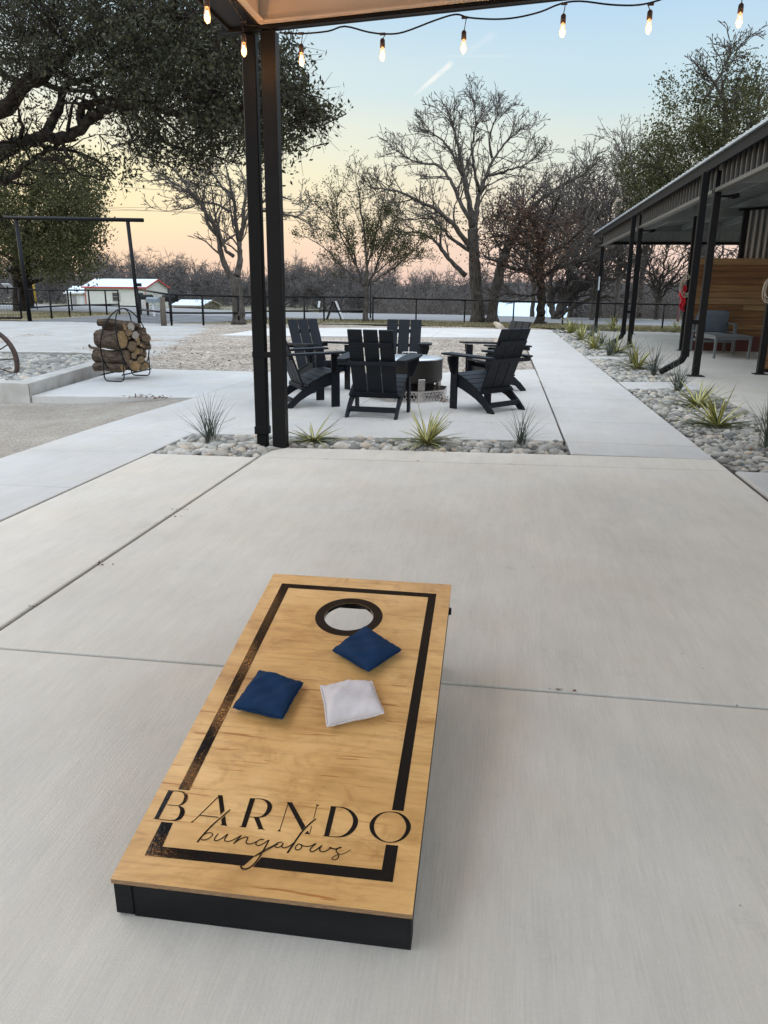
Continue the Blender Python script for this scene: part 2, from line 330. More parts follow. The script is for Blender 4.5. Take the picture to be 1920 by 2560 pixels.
# ---- slabs, each with eased edges, dark filler below the joints
def slab_mesh(mb, pts, z1=0, z0=-.12, gap=.004, ch=.006):
    P = [Vector((p[0], p[1])) for p in pts]; k = len(P)
    area = sum(P[i].x*P[(i+1) % k].y-P[(i+1) % k].x*P[i].y for i in range(k))
    if area < 0: P = P[::-1]
    def inset(Q, d):
        o = []
        for i in range(k):
            a, b, c = Q[i-1], Q[i], Q[(i+1) % k]; e1 = (b-a).normalized(); e2 = (c-b).normalized()
            n1 = Vector((-e1.y, e1.x)); n2 = Vector((-e2.y, e2.x)); bis = n1+n2; o.append(b+bis*(d/max(.2, bis.dot(n1))))
        return o
    A = inset(P, gap); B = inset(P, gap+ch*.35); D = inset(P, gap+ch)
    v = [(q.x, q.y, z0) for q in A]+[(q.x, q.y, z1-ch) for q in A]+[(q.x, q.y, z1-ch*.3) for q in B]+[(q.x, q.y, z1) for q in D]
    f = []
    for r_ in range(3):
        for i in range(k): f.append((r_*k+i, r_*k+(i+1) % k, (r_+1)*k+(i+1) % k, (r_+1)*k+i))
    f.append(tuple(3*k+i for i in range(k))); mb.add(v, f)
X1, X2, X3 = -1.808, -2.683, -3.69
pad = MB()
fy = lambda x: 5.553+(x+1.8)*.061       # front transverse joint
slab_mesh(pad, [(X1, -5), (1.70, -5), (1.70, 2.275), (X1, 2.243)], gap=.006, ch=.006)
slab_mesh(pad, [(X1, 2.243), (1.70, 2.275), (1.70, fy(1.7)), (X1, fy(X1))], gap=.006, ch=.006)
slab_mesh(pad, [(X2, -5), (X1, -5), (X1, 5.555), (X2, 5.53)], gap=.0125, ch=.008)
slab_mesh(pad, [(X1, fy(X1)), (1.70, fy(1.7)), (1.70, 6.16), (.585, 6.12), (-.5, 6.05), (-1.70, 5.95), (X1+.02, 5.80)], gap=.005, ch=.005)
tag(pad.build('patio_slab', M_conc), kind='structure')
pw = MB()
slab_mesh(pw, [(X3, 2.2), (X2, 2.2), (X2, 4.41), (X3, 4.37)]); slab_mesh(pw, [(X3, -5), (X2, -5), (X2, 2.2), (X3, 2.2)])
slab_mesh(pw, [(X3, 4.37), (X2, 4.41), (X2, 5.54), (X3, 5.44)]); slab_mesh(pw, [(X3, 5.44), (X2, 5.54), (X2, 6.40), (X3, 6.34)])
slab_mesh(pw, [(X3, 6.34), (X2, 6.40), (-2.62, 6.41), (-2.62, 7.335), (X3+.02, 7.23)])
slab_mesh(pw, [(-2.62, 6.41), (-1.80, 6.46), (-1.57, 6.47), (-1.57, 7.43), (-2.62, 7.335)])
slab_mesh(pw, [(-1.57, 6.47), (.58, 6.72), (.58, 7.66), (-1.57, 7.43)])
slab_mesh(pw, [(X3+.02, 7.23), (-1.57, 7.43), (-1.45, 11.98), (-3.2, 11.72), (-3.55, 11.72), (-3.58, 8.66)], gap=.003)
slab_mesh(pw, [(-1.57, 7.43), (.58, 7.66), (.575, 13.28), (-.86, 12.33), (-1.45, 11.98)], gap=.002, ch=.003)
tag(pw.build('fire_pit_terrace', M_conc2), kind='structure')
lr = MB(); slab_mesh(lr, [(-5.50, 8.36), (-3.66, 8.64), (-3.58, 8.66), (-3.55, 11.72), (-5.98, 11.72)], z0=-.2, gap=.003)
tag(lr.build('raised_slab', M_conc_old), kind='structure')
wk = MB(); ys = [6.16, 6.68, 7.82, 8.77, 9.64, 10.7, 11.74, 13.5, 15.8, 18.8, 23.3, 28.15]
for a, b in zip(ys[:-1], ys[1:]): slab_mesh(wk, [(.588, a), (1.70, a), (1.70, b), (.588, b)], gap=.0065, ch=.006)
tag(wk.build('walkway', M_conc2), kind='structure')
cw = MB()
slab_mesh(cw, [(-7.9, 21.2), (-6.1, 21.52), (-2.0, 22.28), (-2.06, 28.05), (-4, 27.7), (-7.9, 25.6)]); slab_mesh(cw, [(-2.0, 22.28), (-.33, 22.6), (.62, 22.7), (.64, 28.12), (-2.06, 28.05)])
tag(cw.build('cross_path', M_conc2), kind='structure')
fw = MB(); slab_mesh(fw, [(1.72, 27.55), (12, 27.3), (12, 27.9), (1.72, 28.15)]); tag(fw.build('far_path', M_conc2), kind='structure')
st = MB(); slab_mesh(st, [(1.71, 10.74), (2.75, 10.92), (2.75, 11.86), (1.71, 11.64)], z1=.002); slab_mesh(st, [(1.71, 15.66), (2.75, 15.84), (2.75, 16.5), (1.71, 16.4)], z1=.002)
slab_mesh(st, [(1.71, -5), (6, -5), (6, 5.86), (1.725, 5.74)], z1=.006, ch=.012); tag(st.build('side_slab', M_conc2), kind='structure')
ps = MB()
for a, b in ((5.87, 12.2), (12.2, 19.6), (19.6, 27.3)):
    for c, d in ((2.75, 7.4), (7.4, 13)): slab_mesh(ps, [(c, a), (d, a), (d, b), (c, b)], gap=.003)
for k in range(6): pass
tag(ps.build('porch_slab', M_porch), kind='structure')
poly('joint_bed', [(-3.6, -5), (6, -5), (6, 5.6), (1.66, 6.2), (.55, 6.1), (-1.85, 5.6), (-3.6, 5.6)], -.014, M_joint)
poly('joint_bed', [(-3.6, 6.5), (-1.5, 6.6), (.5, 6.85), (1.6, 6.0), (1.6, 28), (.57, 28), (.57, 13.0), (-.9, 12.1), (-3.4, 11.6)], -.016, M_joint)

# bits of dead leaf caught in the joints
M_litter = leafmat('leaf_litter', (.06, .035, .025), (.22, .12, .07), .05)
def litter(name, centres, n, spread, seed, size=.02):
    r_ = np.random.default_rng(seed); c = np.array(centres, float)[r_.integers(0, len(centres), n)]+r_.normal(0, 1, (n, 3))*np.array(spread)
    c[:, 2] = np.abs(c[:, 2])+.003; return leafcloud(name, c, size, r_, M_litter, flat=True)
def leafcloud(name, c, size, r_, m, parent=None, flat=False, asp=.42, up=0):
    n = len(c); d = r_.normal(0, 1, (n, 3)); 
    if flat: d[:, 2] *= .25
    d[:, 2] += up; d /= np.linalg.norm(d, axis=1)[:, None]
    e = r_.normal(0, 1, (n, 3)); 
    if flat: e[:, 2] *= .15
    e -= d*(e*d).sum(1)[:, None]; e /= np.linalg.norm(e, axis=1)[:, None]
    L_ = (size*r_.uniform(.6, 1.25, n))[:, None]; W = L_*asp
    v = np.stack([c, c+d*L_*.45+e*W*.5, c+d*L_, c+d*L_*.45-e*W*.5], 1).reshape(-1, 3)
    return npmesh(name, v, np.arange(n*4).reshape(-1, 4), m, parent, rnd=np.repeat(r_.uniform(0, 1, n), 4))

# ------------------------------------------------------------------ river rocks
def rockmat():
    m = bpy.data.materials.new('river_rock'); m.use_nodes = True; t = m.node_tree; n = t.nodes; l = t.links; b = n['Principled BSDF']
    b.inputs['Roughness'].default_value = .75; b.inputs['Specular IOR Level'].default_value = .3
    at = n.new('ShaderNodeAttribute'); at.attribute_name = 'rnd'; r = n.new('ShaderNodeValToRGB'); e = r.color_ramp.elements
    cols = [(0, (.13, .13, .12)), (.2, (.25, .24, .215)), (.42, (.40, .375, .325)), (.62, (.30, .295, .27)), (.80, (.52, .49, .44)), (.93, (.48, .41, .31)), (.985, (.45, .38, .30)), (1, (.22, .10, .07))]
    while len(e) < len(cols): e.new(.5)
    for i, (p, c) in enumerate(cols): e[i].position = p; e[i].color = (*c, 1)
    l.new(at.outputs['Fac'], r.inputs[0]); tcn = n.new('ShaderNodeTexCoord'); nz = n.new('ShaderNodeTexNoise'); nz.inputs['Scale'].default_value = 45; nz.inputs['Detail'].default_value = 6
    l.new(tcn.outputs['Object'], nz.inputs[0]); mr_ = n.new('ShaderNodeMapRange'); mr_.inputs[3].default_value = .65; mr_.inputs[4].default_value = 1.3; l.new(nz.outputs[0], mr_.inputs[0])
    vm = n.new('ShaderNodeVectorMath'); vm.operation = 'SCALE'; l.new(r.outputs[0], vm.inputs[0]); l.new(mr_.outputs[0], vm.inputs['Scale']); l.new(vm.outputs[0], b.inputs['Base Color'])
    bp = n.new('ShaderNodeBump'); bp.inputs['Strength'].default_value = .3; bp.inputs['Distance'].default_value = .004; l.new(nz.outputs[0], bp.inputs['Height']); l.new(bp.outputs[0], b.inputs['Normal'])
    return m
M_rock = rockmat()
def ico(sub):
    bm = bmesh.new(); bmesh.ops.create_icosphere(bm, subdivisions=sub, radius=1); bm.verts.index_update()
    v = np.array([q.co[:] for q in bm.verts]); f = np.array([[x.index for x in q.verts] for q in bm.faces]); bm.free(); return v, f
def inside(poly_, x, y):
    c = False; k = len(poly_)
    for i in range(k):
        x1, y1 = poly_[i]; x2, y2 = poly_[(i+1) % k]
        if (y1 > y) != (y2 > y) and x < (x2-x1)*(y-y1)/(y2-y1)+x1: c = not c
    return c
def rocks(name, polys, size, sub, seed, z=-.045, layers=2, parent=None, avoid=()):
    r_ = random.Random(seed); nr = np.random.default_rng(seed); V0, F0 = ico(sub); cs = []; cell = size*.86
    for lay in range(layers):
        for P_ in polys:
            xs = [p[0] for p in P_]; ys_ = [p[1] for p in P_]; y = min(ys_)
            row = 0
            while y < max(ys_):
                sc = 1+max(0, (y-13))*.05; x = min(xs)+(row % 2)*cell*.5*sc
                while x < max(xs):
                    px_, py_ = x+r_.uniform(-.45, .45)*cell*sc, y+r_.uniform(-.45, .45)*cell*sc
                    if inside(P_, px_, py_) and all((px_-a[0])**2+(py_-a[1])**2 > a[2]**2 for a in avoid): cs.append((px_, py_, z+lay*size*.42+r_.uniform(-.012, .018), sc))
                    x += cell*sc
                y += cell*.9*sc; row += 1
    n = len(cs); cs = np.array(cs); k = len(V0)
    s = size*.5*nr.lognormal(0, .27, n)*cs[:, 3]; s *= nr.choice([.7, 1, 1, 1.25], n); S = np.stack([s*nr.uniform(.95, 1.6, n), s*nr.uniform(.7, 1.0, n), s*nr.uniform(.5, .85, n)], 1)
    # random rotations (quaternions, mostly lying flat)
    az = nr.uniform(0, 2*np.pi, n); tx = nr.normal(0, .35, n)
    ca, sa, ct, st_ = np.cos(az), np.sin(az), np.cos(tx), np.sin(tx)
    Rm = np.zeros((n, 3, 3)); Rm[:, 0, 0] = ca; Rm[:, 0, 1] = -sa*ct; Rm[:, 0, 2] = sa*st_; Rm[:, 1, 0] = sa; Rm[:, 1, 1] = ca*ct; Rm[:, 1, 2] = -ca*st_; Rm[:, 2, 1] = st_; Rm[:, 2, 2] = ct
    lump = 1+.22*np.sin(V0@nr.normal(0, 2.2, (3, 24))+nr.uniform(0, 6, 24)).T   # 24 lump variants
    lv = lump[nr.integers(0, 24, n)]
    V = V0[None]*lv[:, :, None]*S[:, None]; V = np.einsum('nij,nkj->nki', Rm, V)+cs[:, None, :3]
    F = (F0[None]+(np.arange(n)*k)[:, None, None]).reshape(-1, 3)
    return npmesh(name, V.reshape(-1, 3), F, M_rock, parent, np.repeat(nr.uniform(0, 1, n)*nr.choice([1, 1, .98], n), k), True)
bed1 = [(-2.655, 5.56), (-1.83, 5.575), (-1.80, 5.82), (-1.72, 5.98), (-.5, 6.075), (.565, 6.145), (.565, 6.69), (-1.2, 6.455), (-1.83, 6.44), (-2.655, 6.38)]
poly('bed_soil', [(-2.7, 5.5), (-1.7, 5.5), (-1.6, 5.9), (.6, 6.0), (.6, 6.8), (-2.7, 6.5)], -.075, mat('bed_soil', (.10, .085, .07), .95, var=.3, bump=.8))
tag(rocks('river_rocks', [bed1], .062, 2, 11, avoid=[(-1.755, 5.99, .055), (-1.90, 6.0, .06)]), kind='stuff')
bedR = [[(1.73, 5.80), (3.0, 5.93), (2.72, 8), (2.72, 10.88), (1.73, 10.70)], [(1.73, 11.70), (2.72, 11.90), (2.72, 15.80), (1.73, 15.62)], [(1.73, 16.45), (2.72, 16.55), (2.72, 27.3), (1.75, 27.5)]]
poly('bed_soil', [(1.69, 5.7), (3.0, 5.9), (2.76, 27.4), (1.69, 27.6)], -.085, bpy.data.materials['bed_soil'])
tag(rocks('river_rocks', bedR, .066, 1, 12), kind='stuff')

# ------------------------------------------------------------------ planter with kerb
kr = [(-5.52, 8.36), (-5.98, 10.7), (-6.15, 11.55), (-6.5, 12.75)]
pl = thing('planter_kerb', 'low concrete kerb round the bed of stones at the left edge', 'kerb', (-5.5, 8.36, 0))
mbk = MB(); kb0, kb1 = -.2, .15
def kerbrun(mb, A, B, w_, z0, z1):
    A = Vector(A); B = Vector(B); mb.bar((A.x, A.y, (z0+z1)/2), (B.x, B.y, (z0+z1)/2), w_, z1-z0, ch=.012)
def kp(pts): return [(p[0]+5.5, p[1]-8.36) for p in pts]
prf = kp([(-5.50, 8.34), (-5.98, 10.72), (-6.62, 13.0), (-6.86, 13.0), (-6.22, 10.72), (-5.76, 8.56), (-14, 8.36), (-14, 8.14)])
slab_mesh(mbk, kp([(-5.50, 8.34), (-6.05, 11.2), (-6.28, 11.2), (-5.78, 8.56)]), z1=kb1, z0=kb0, gap=0, ch=.01)
slab_mesh(mbk, kp([(-6.055, 11.22), (-6.5, 12.95), (-6.73, 12.75), (-6.285, 11.22)]), z1=kb1, z0=kb0, gap=0, ch=.01)
mbk.build('front_kerb', M_kerb, pl)
k2 = MB(); slab_mesh(k2, kp([(-5.505, 8.335), (-5.785, 8.555), (-14, 8.50), (-14, 8.28)]), z1=kb1+.002, z0=kb0, gap=0, ch=.01); k2.build('side_kerb', M_kerb, pl)
k3 = MB(); slab_mesh(k3, kp([(-6.51, 12.96), (-6.74, 12.74), (-14, 11.9), (-14, 12.12)]), z1=kb1+.002, z0=kb0, gap=0, ch=.01); k3.build('back_kerb', M_kerb, pl)
poly('bed_soil', [(-5.8, 8.55), (-6.7, 12.8), (-14, 11.9), (-14, 8.5)], .02, bpy.data.materials['bed_soil'])
tag(rocks('river_rocks', [[(-5.84, 8.60), (-6.30, 11.1), (-6.75, 12.6), (-10, 12.2), (-10, 8.6)]], .085, 1, 13, z=.05), kind='stuff')

# ------------------------------------------------------------------ cornhole board
def woodmat():
    m = bpy.data.materials.new('stained_birch_ply'); m.use_nodes = True; t = m.node_tree; n = t.nodes; l = t.links; b = n['Principled BSDF']
    b.inputs['Roughness'].default_value = .34; b.inputs['Specular IOR Level'].default_value = .45; b.inputs['Coat Weight'].default_value = .25; b.inputs['Coat Roughness'].default_value = .22
    tcn = n.new('ShaderNodeTexCoord')
    def nz(sc, st, det=4, ro=.5, dist=0):
        mp = n.new('ShaderNodeMapping'); mp.inputs['Scale'].default_value = st; mp.inputs['Rotation'].default_value = (0, 0, R(3)); l.new(tcn.outputs['Object'], mp.inputs[0])
        z = n.new('ShaderNodeTexNoise'); z.inputs['Scale'].default_value = sc; z.inputs['Detail'].default_value = det; z.inputs['Roughness'].default_value = ro; z.inputs['Distortion'].default_value = dist
        l.new(mp.outputs[0], z.inputs[0]); return z.outputs[0]
    def rmp(x, st):
        r = n.new('ShaderNodeValToRGB'); e = r.color_ramp.elements
        while len(e) < len(st): e.new(.5)
        for i, (p, c) in enumerate(st): e[i].position = p; e[i].color = (*c, 1)
        l.new(x, r.inputs[0]); return r.outputs[0]
    def mul(a, bb, fac=1.0):
        x = n.new('ShaderNodeMix'); x.data_type = 'RGBA'; x.blend_type = 'MULTIPLY'
        if isinstance(fac, float): x.inputs[0].default_value = fac
        else: l.new(fac, x.inputs[0])
        l.new(a, x.inputs[6]); l.new(bb, x.inputs[7]); return x.outputs[2]
    base = rmp(nz(3.2, (.8, 1.4, 1), 6, .62, .8), [(.28, (.44, .225, .07)), (.5, (.64, .365, .13)), (.72, (.80, .50, .21))])
    grain = rmp(nz(26, (.22, 2.4, 1), 6, .65, .3), [(.30, (.74, .66, .55)), (.5, (1, 1, 1)), (.75, (1.08, 1.06, 1.02))])
    streak = rmp(nz(17, (.30, 5.0, 1), 2, .5, .6), [(.0, (.55, .38, .25)), (.315, (.66, .48, .34)), (.35, (1, 1, 1)), (1, (1, 1, 1))])
    msk = rmp(nz(2.6, (1, 1, 1), 2), [(.40, (0, 0, 0)), (.58, (1, 1, 1))])
    smoke = rmp(nz(5.5, (1, 1.6, 1), 5, .7, 2.0), [(.33, (.70, .62, .56)), (.48, (1, 1, 1)), (1, (1, 1, 1))])
    c = mul(mul(mul(base, grain, .8), smoke, .7), streak, msk)
    l.new(c, b.inputs['Base Color'])
    bp = n.new('ShaderNodeBump'); bp.inputs['Strength'].default_value = .12; bp.inputs['Distance'].default_value = .001; l.new(nz(60, (.3, 3, 1), 4), bp.inputs['Height']); l.new(bp.outputs[0], b.inputs['Normal'])
    return m
M_ply = woodmat()
M_plyedge = mat('plywood_edge', (.20, .10, .045), .6, var=.35, vscale=60, stretch=(1, 1, 14), col2=(.42, .26, .13))
M_vinyl = mat('glossy_black_vinyl', (.006, .006, .0065), .075, bump=.42, bscale=130, spec=.33, bdist=.0006)
M_bframe = mat('black_stained_frame', (.006, .0065, .007), .6, var=.5, vscale=9, bump=.3, bscale=70, stretch=(.3, 1, 1), col2=(.013, .0135, .014), spec=.2)
BW, BL_, BH0, BDZ = .61, 1.219, .0937, .205
bt = math.asin(BDZ/BL_); bp_ = _rot((-.5418, 1.2654, 0)); brz = -.1376+YAW
board = thing('cornhole_board', 'black framed golden plywood cornhole board with black border and lettering', 'cornhole board', (bp_[0], bp_[1], 0), brz)
BT = Matrix.Translation((0, 0, BH0)) @ Matrix.Rotation(bt, 4, 'X')
BWm = Matrix.Translation((bp_[0], bp_[1], 0)) @ Matrix.Rotation(brz, 4, 'Z') @ BT
BWi = BWm.inverted()
def bd(x, y):                                        # where a traced point falls on the board's face
    o = BWi @ Vector((0, 0, EYE)); d = (BWi.to_3x3() @ Vector(ray(x, y))); t = -o.z/d.z; return (o.x+d.x*t, o.y+d.y*t)
def holeplate(mb, x0, x1, y0, y1, z0, z1, c, r, n=48):
    def sq(a):
        k = 1/max(abs(math.cos(a)), abs(math.sin(a))); return c[0]+q*k*math.cos(a), c[1]+q*k*math.sin(a)
    q = min(c[0]-x0, x1-c[0], c[1]-y0, y1-c[1])*.98
    for z, fl in ((z1, 0), (z0, 1)):
        v = []; f = []
        for i in range(n):
            a = 2*math.pi*(i+.0)/n+math.pi/4; v.append((c[0]+r*math.cos(a), c[1]+r*math.sin(a), z)); s_ = sq(a); v.append((s_[0], s_[1], z))
        for i in range(n): j = (i+1) % n; f.append((2*i, 2*i+1, 2*j+1, 2*j) if not fl else (2*j, 2*j+1, 2*i+1, 2*i))
        mb.add(v, f)
        for a, b_, cc, d in ((x0, x1, y0, c[1]-q), (x0, x1, c[1]+q, y1), (x0, c[0]-q, c[1]-q, c[1]+q), (c[0]+q, x1, c[1]-q, c[1]+q)):
            w_ = [(a, cc, z), (b_, cc, z), (b_, d, z), (a, d, z)]; mb.add(w_, [(0, 1, 2, 3) if not fl else (3, 2, 1, 0)])
tp = MB(); HC = (BW/2, BL_-.2286); holeplate(tp, 0, BW, 0, BL_, -.012, 0, HC, .0762)
me_o = MB(); me_o.v = [BT @ Vector(v) for v in tp.v]; me_o.f = tp.f
top = me_o.build('top_panel', M_ply, board, fix=False)
# the material follows the sloping panel closely enough in object space
eb = MB()
for a, b_ in (((0, 0), (BW, 0)), ((BW, 0), (BW, BL_)), ((BW, BL_), (0, BL_)), ((0, BL_), (0, 0))):
    eb.add([BT @ Vector((a[0], a[1], -.012)), BT @ Vector((b_[0], b_[1], -.012)), BT @ Vector((b_[0], b_[1], 0)), BT @ Vector((a[0], a[1], 0))], [(0, 1, 2, 3)])
eb.build('panel_edge', M_plyedge, top, fix=False)
hw = MB(); hw.v = []; ring = [(HC[0]+.0762*math.cos(2*math.pi*i/48), HC[1]+.0762*math.sin(2*math.pi*i/48)) for i in range(48)]
hw.add([BT @ Vector((x, y, z)) for z in (-.012, 0) for x, y in ring], [(i, (i+1) % 48, 48+(i+1) % 48, 48+i) for i in range(48)]); hw.build('hole_edge', M_vinyl, top, fix=False)
VZ = .0007
def flat(mb, pts, z=VZ):
    v = [BT @ Vector((p[0], p[1], z)) for p in pts]; k = len(v)
    ar = sum(pts[i][0]*pts[(i+1) % k][1]-pts[(i+1) % k][0]*pts[i][1] for i in range(k))
    mb.add(v, [tuple(range(k)) if ar > 0 else tuple(range(k))[::-1]])
rg_ = MB()
for i in range(64):
    a, b_ = 2*math.pi*i/64, 2*math.pi*(i+1)/64
    flat(rg_, [(HC[0]+r_*math.cos(t_), HC[1]+r_*math.sin(t_)) for r_, t_ in ((.0765, a), (.105, a), (.105, b_), (.0765, b_))])
rg_.build('hole_ring', M_vinyl, top, fix=False)
S1 = lambda x, y: bd(640+x*440/1659, 1990+y*440/1659)
S2 = lambda x, y: bd(280+x*420/1659, 1950+y*420/1659)
S6 = lambda x, y: bd(600+x*600/1659, 1400+y*600/1659)
oTL, iTL, oTR, iTR = S6(291, 162), S6(336, 193), S6(1358, 235), S6(1301, 258)
oBL, iBL, oBR, iBR = S2(320, 746), S2(497, 660), S1(1288, 814), S1(1185, 698)
bb = MB()
flat(bb, [oTL, S2(655, 93), S2(765, 103), iTL]); flat(bb, [oTL, iTL, iTR, oTR]); flat(bb, [iTR, S1(1282, 133), S1(1390, 143), oTR])
flat(bb, [S2(488, 415), oBL, iBL, S2(602, 425)]); flat(bb, [iBL, oBL, S2(1300, 849), S2(1412, 751)]); flat(bb, [S2(1392, 860), oBR, iBR, S1(52, 578)]); flat(bb, [iBR, oBR, S1(1340, 470), S1(1225, 460)])
bb.build('border_stripe', M_vinyl, top, fix=False)
lt = MB()
def glyph(S, outer, inner=None):
    if inner is None: flat(lt, [S(*p) for p in outer])
    else:
        k = len(outer); assert k == len(inner)
        for i in range(k-1): flat(lt, [S(*outer[i]), S(*outer[i+1]), S(*inner[i+1]), S(*inner[i])])
def sm(pts, n=5): return [(p.x, p.y) for p in spline([(a, b_, 0) for a, b_ in pts], n)]
# B
glyph(S2, [(556, 106), (606, 111), (459, 388), (415, 385)]); glyph(S2, [(548, 103), (604, 105), (603, 113), (556, 109)]); glyph(S2, [(408, 386), (462, 390), (464, 383), (420, 379)])
glyph(S2, sm([(602, 106), (680, 110), (735, 133), (752, 170), (735, 215), (700, 243), (655, 259)]), sm([(602, 112), (662, 116), (700, 130), (712, 160), (705, 200), (685, 232), (655, 253)]))
glyph(S2, [(545, 244), (657, 253), (657, 259), (542, 249)])
glyph(S2, sm([(655, 254), (700, 272), (719, 305), (712, 347), (680, 387), (630, 404), (560, 401), (459, 391)]), sm([(655, 260), (668, 280), (672, 310), (662, 348), (640, 378), (608, 394), (550, 395), (459, 385)]))
# A
glyph(S2, [(1047, 150), (1092, 153), (1112, 302), (1072, 346)]); glyph(S2, [(1078, 392), (1118, 352), (1130, 448), (1086, 444)]); glyph(S2, [(1066, 446), (1084, 436), (1130, 440), (1141, 456)])
glyph(S2, [(1048, 163), (1052, 172), (810, 408), (804, 403)]); glyph(S2, [(770, 420), (804, 422), (806, 402)]); glyph(S2, [(868, 346), (1052, 366), (1050, 374), (862, 354)])
# R
glyph(S2, [(1364, 183), (1413, 188), (1324, 466), (1276, 462)]); glyph(S2, [(1358, 180), (1414, 183), (1412, 190), (1366, 188)]); glyph(S2, [(1250, 464), (1276, 458), (1322, 463), (1323, 471)])
glyph(S2, sm([(1413, 183), (1490, 187), (1552, 212), (1581, 255), (1570, 305), (1530, 350), (1470, 372), (1345, 369)]), sm([(1413, 189), (1470, 193), (1510, 210), (1533, 245), (1528, 292), (1500, 338), (1455, 364), (1347, 363)]))
glyph(S2, [(1400, 368), (1452, 372), (1492, 480), (1516, 493), (1435, 486), (1446, 478)])
# N
glyph(S1, [(290, 58), (340, 62), (466, 288), (432, 325)]); glyph(S1, [(300, 72), (306, 76), (226, 326), (220, 324)]); glyph(S1, [(200, 333), (232, 337), (222, 316)])
glyph(S1, [(487, 328), (503, 363), (457, 357)]); glyph(S1, [(572, 94), (577, 95), (547, 213), (541, 211)]); glyph(S1, [(564, 82), (598, 86), (577, 101)]); glyph(S1, [(522, 284), (528, 285), (508, 362), (502, 361)])
# D
glyph(S1, [(707, 98), (756, 103), (688, 384), (641, 379)]); glyph(S1, [(701, 96), (757, 101), (755, 107), (708, 104)]); glyph(S1, [(627, 377), (645, 370), (690, 378), (689, 385)])
glyph(S1, sm([(756, 101), (830, 108), (905, 143), (953, 200), (961, 255), (932, 320), (870, 371), (790, 391), (688, 385)]), sm([(755, 107), (805, 112), (860, 136), (902, 185), (915, 243), (890, 308), (838, 360), (775, 383), (689, 379)]))
# O
oo = [(1285, 149), (1350, 160), (1410, 195), (1450, 248), (1459, 302), (1436, 360), (1385, 411), (1310, 439), (1240, 441), (1170, 421), (1110, 380), (1076, 325), (1071, 268), (1098, 215), (1155, 170), (1220, 151), (1285, 149)]
oi = [(1283, 155), (1335, 168), (1380, 203), (1409, 255), (1415, 305), (1397, 358), (1357, 405), (1298, 431), (1242, 434), (1188, 415), (1143, 377), (1118, 327), (1114, 272), (1132, 222), (1172, 179), (1225, 157), (1283, 155)]
glyph(S1, sm(oo, 3), sm(oi, 3))
lt.build('lettering', M_vinyl, top, fix=False); lt = MB()
def stroke(S, pts, w0, w1=None, n=6):
    P = sm(pts, n); k = len(P); w1 = w0 if w1 is None else w1; Q = [S(*p) for p in P]; a = []; b_ = []
    for i in range(k):
        d = Vector((Q[min(i+1, k-1)][0]-Q[max(i-1, 0)][0], Q[min(i+1, k-1)][1]-Q[max(i-1, 0)][1]))
        if d.length < 1e-9: d = Vector((1, 0))
        d.normalize(); h = (w0+(w1-w0)*i/(k-1))/2; a.append((Q[i][0]-d.y*h, Q[i][1]+d.x*h)); b_.append((Q[i][0]+d.y*h, Q[i][1]-d.x*h))
    for i in range(k-1): flat(lt, [a[i], a[i+1], b_[i+1], b_[i]], VZ+.0004+.00002*(len(lt.f) % 7))
stroke(S2, [(1166, 294), (1138, 322), (1000, 440), (905, 540), (842, 618)], .0026, .0040)
stroke(S2, [(872, 585), (905, 545), (950, 524), (988, 530), (992, 548), (955, 580), (905, 597), (882, 588)], .0022)
stroke(S2, [(1048, 533), (1020, 570), (1012, 593), (1030, 602), (1080, 582), (1142, 536)], .0024)
stroke(S2, [(1146, 536), (1120, 575), (1113, 600), (1142, 610), (1190, 597), (1277, 551)], .0024)
stroke(S2, [(1280, 550), (1240, 590), (1200, 633)], .0024, .0032); stroke(S2, [(1202, 631), (1260, 590), (1318, 566), (1340, 575), (1325, 610), (1332, 630), (1370, 634), (1425, 613)], .0024)
stroke(S2, [(1502, 592), (1470, 590), (1432, 610), (1421, 638), (1450, 650), (1500, 627), (1545, 597)], .0024)
stroke(S2, [(1552, 594), (1510, 670), (1455, 765), (1400, 835), (1340, 877), (1290, 880), (1270, 850)], .0026, .0036); stroke(S2, [(1408, 757), (1450, 735), (1540, 688), (1640, 634)], .0026)
stroke(S1, [(0, 560), (80, 510), (180, 460)], .0016); stroke(S1, [(248, 438), (205, 444), (180, 468), (192, 488), (235, 477), (258, 446)], .0024)
stroke(S1, [(258, 446), (244, 478), (265, 492), (315, 475), (362, 440)], .0024); stroke(S1, [(566, 218), (535, 240), (440, 332), (350, 460), (296, 540)], .0030, .0042)
stroke(S1, [(400, 453), (376, 480), (372, 503), (395, 512), (424, 495), (430, 467), (402, 453)], .0024); stroke(S1, [(420, 458), (450, 474), (505, 476), (560, 452)], .0022)
stroke(S1, [(567, 450), (530, 482), (510, 510), (522, 528), (560, 515), (620, 470)], .0026); stroke(S1, [(622, 468), (600, 500), (612, 525), (650, 525), (698, 497), (714, 489)], .0026)
stroke(S1, [(690, 486), (740, 502), (805, 487), (772, 494), (755, 520), (775, 550), (776, 580), (750, 603), (718, 600), (726, 580), (770, 556), (830, 545), (892, 510)], .0026, .0014)
lt.build('script_lettering', M_vinyl, top, fix=False)
fr_d = .0815
def fbox(name, x0, x1, y0, y1, parent=board, z0=-.012-fr_d, m=M_bframe, ch=.003):
    mb = MB(); mb.box(x0, x1, y0, y1, z0, -.0125, BT, ch); return mb.build(name, m, parent)
mb = MB(); mb.prism([(.041, y, z) for y, z in ((.006, BH0-.0125), (.048, BH0-.0052), (.055, .003), (.008, .0015))], (BW-.047, 0, 0)); mb.build('front_rail', M_bframe, board)
mb = MB(); mb.prism([(.004, y, z) for y, z in ((.003, BH0-.0128), (.044, BH0-.0055), (.050, .0035), (.012, .0015), (.005, .008))], (.0365, 0, 0)); mb.build('side_rail_end', M_bframe, board)
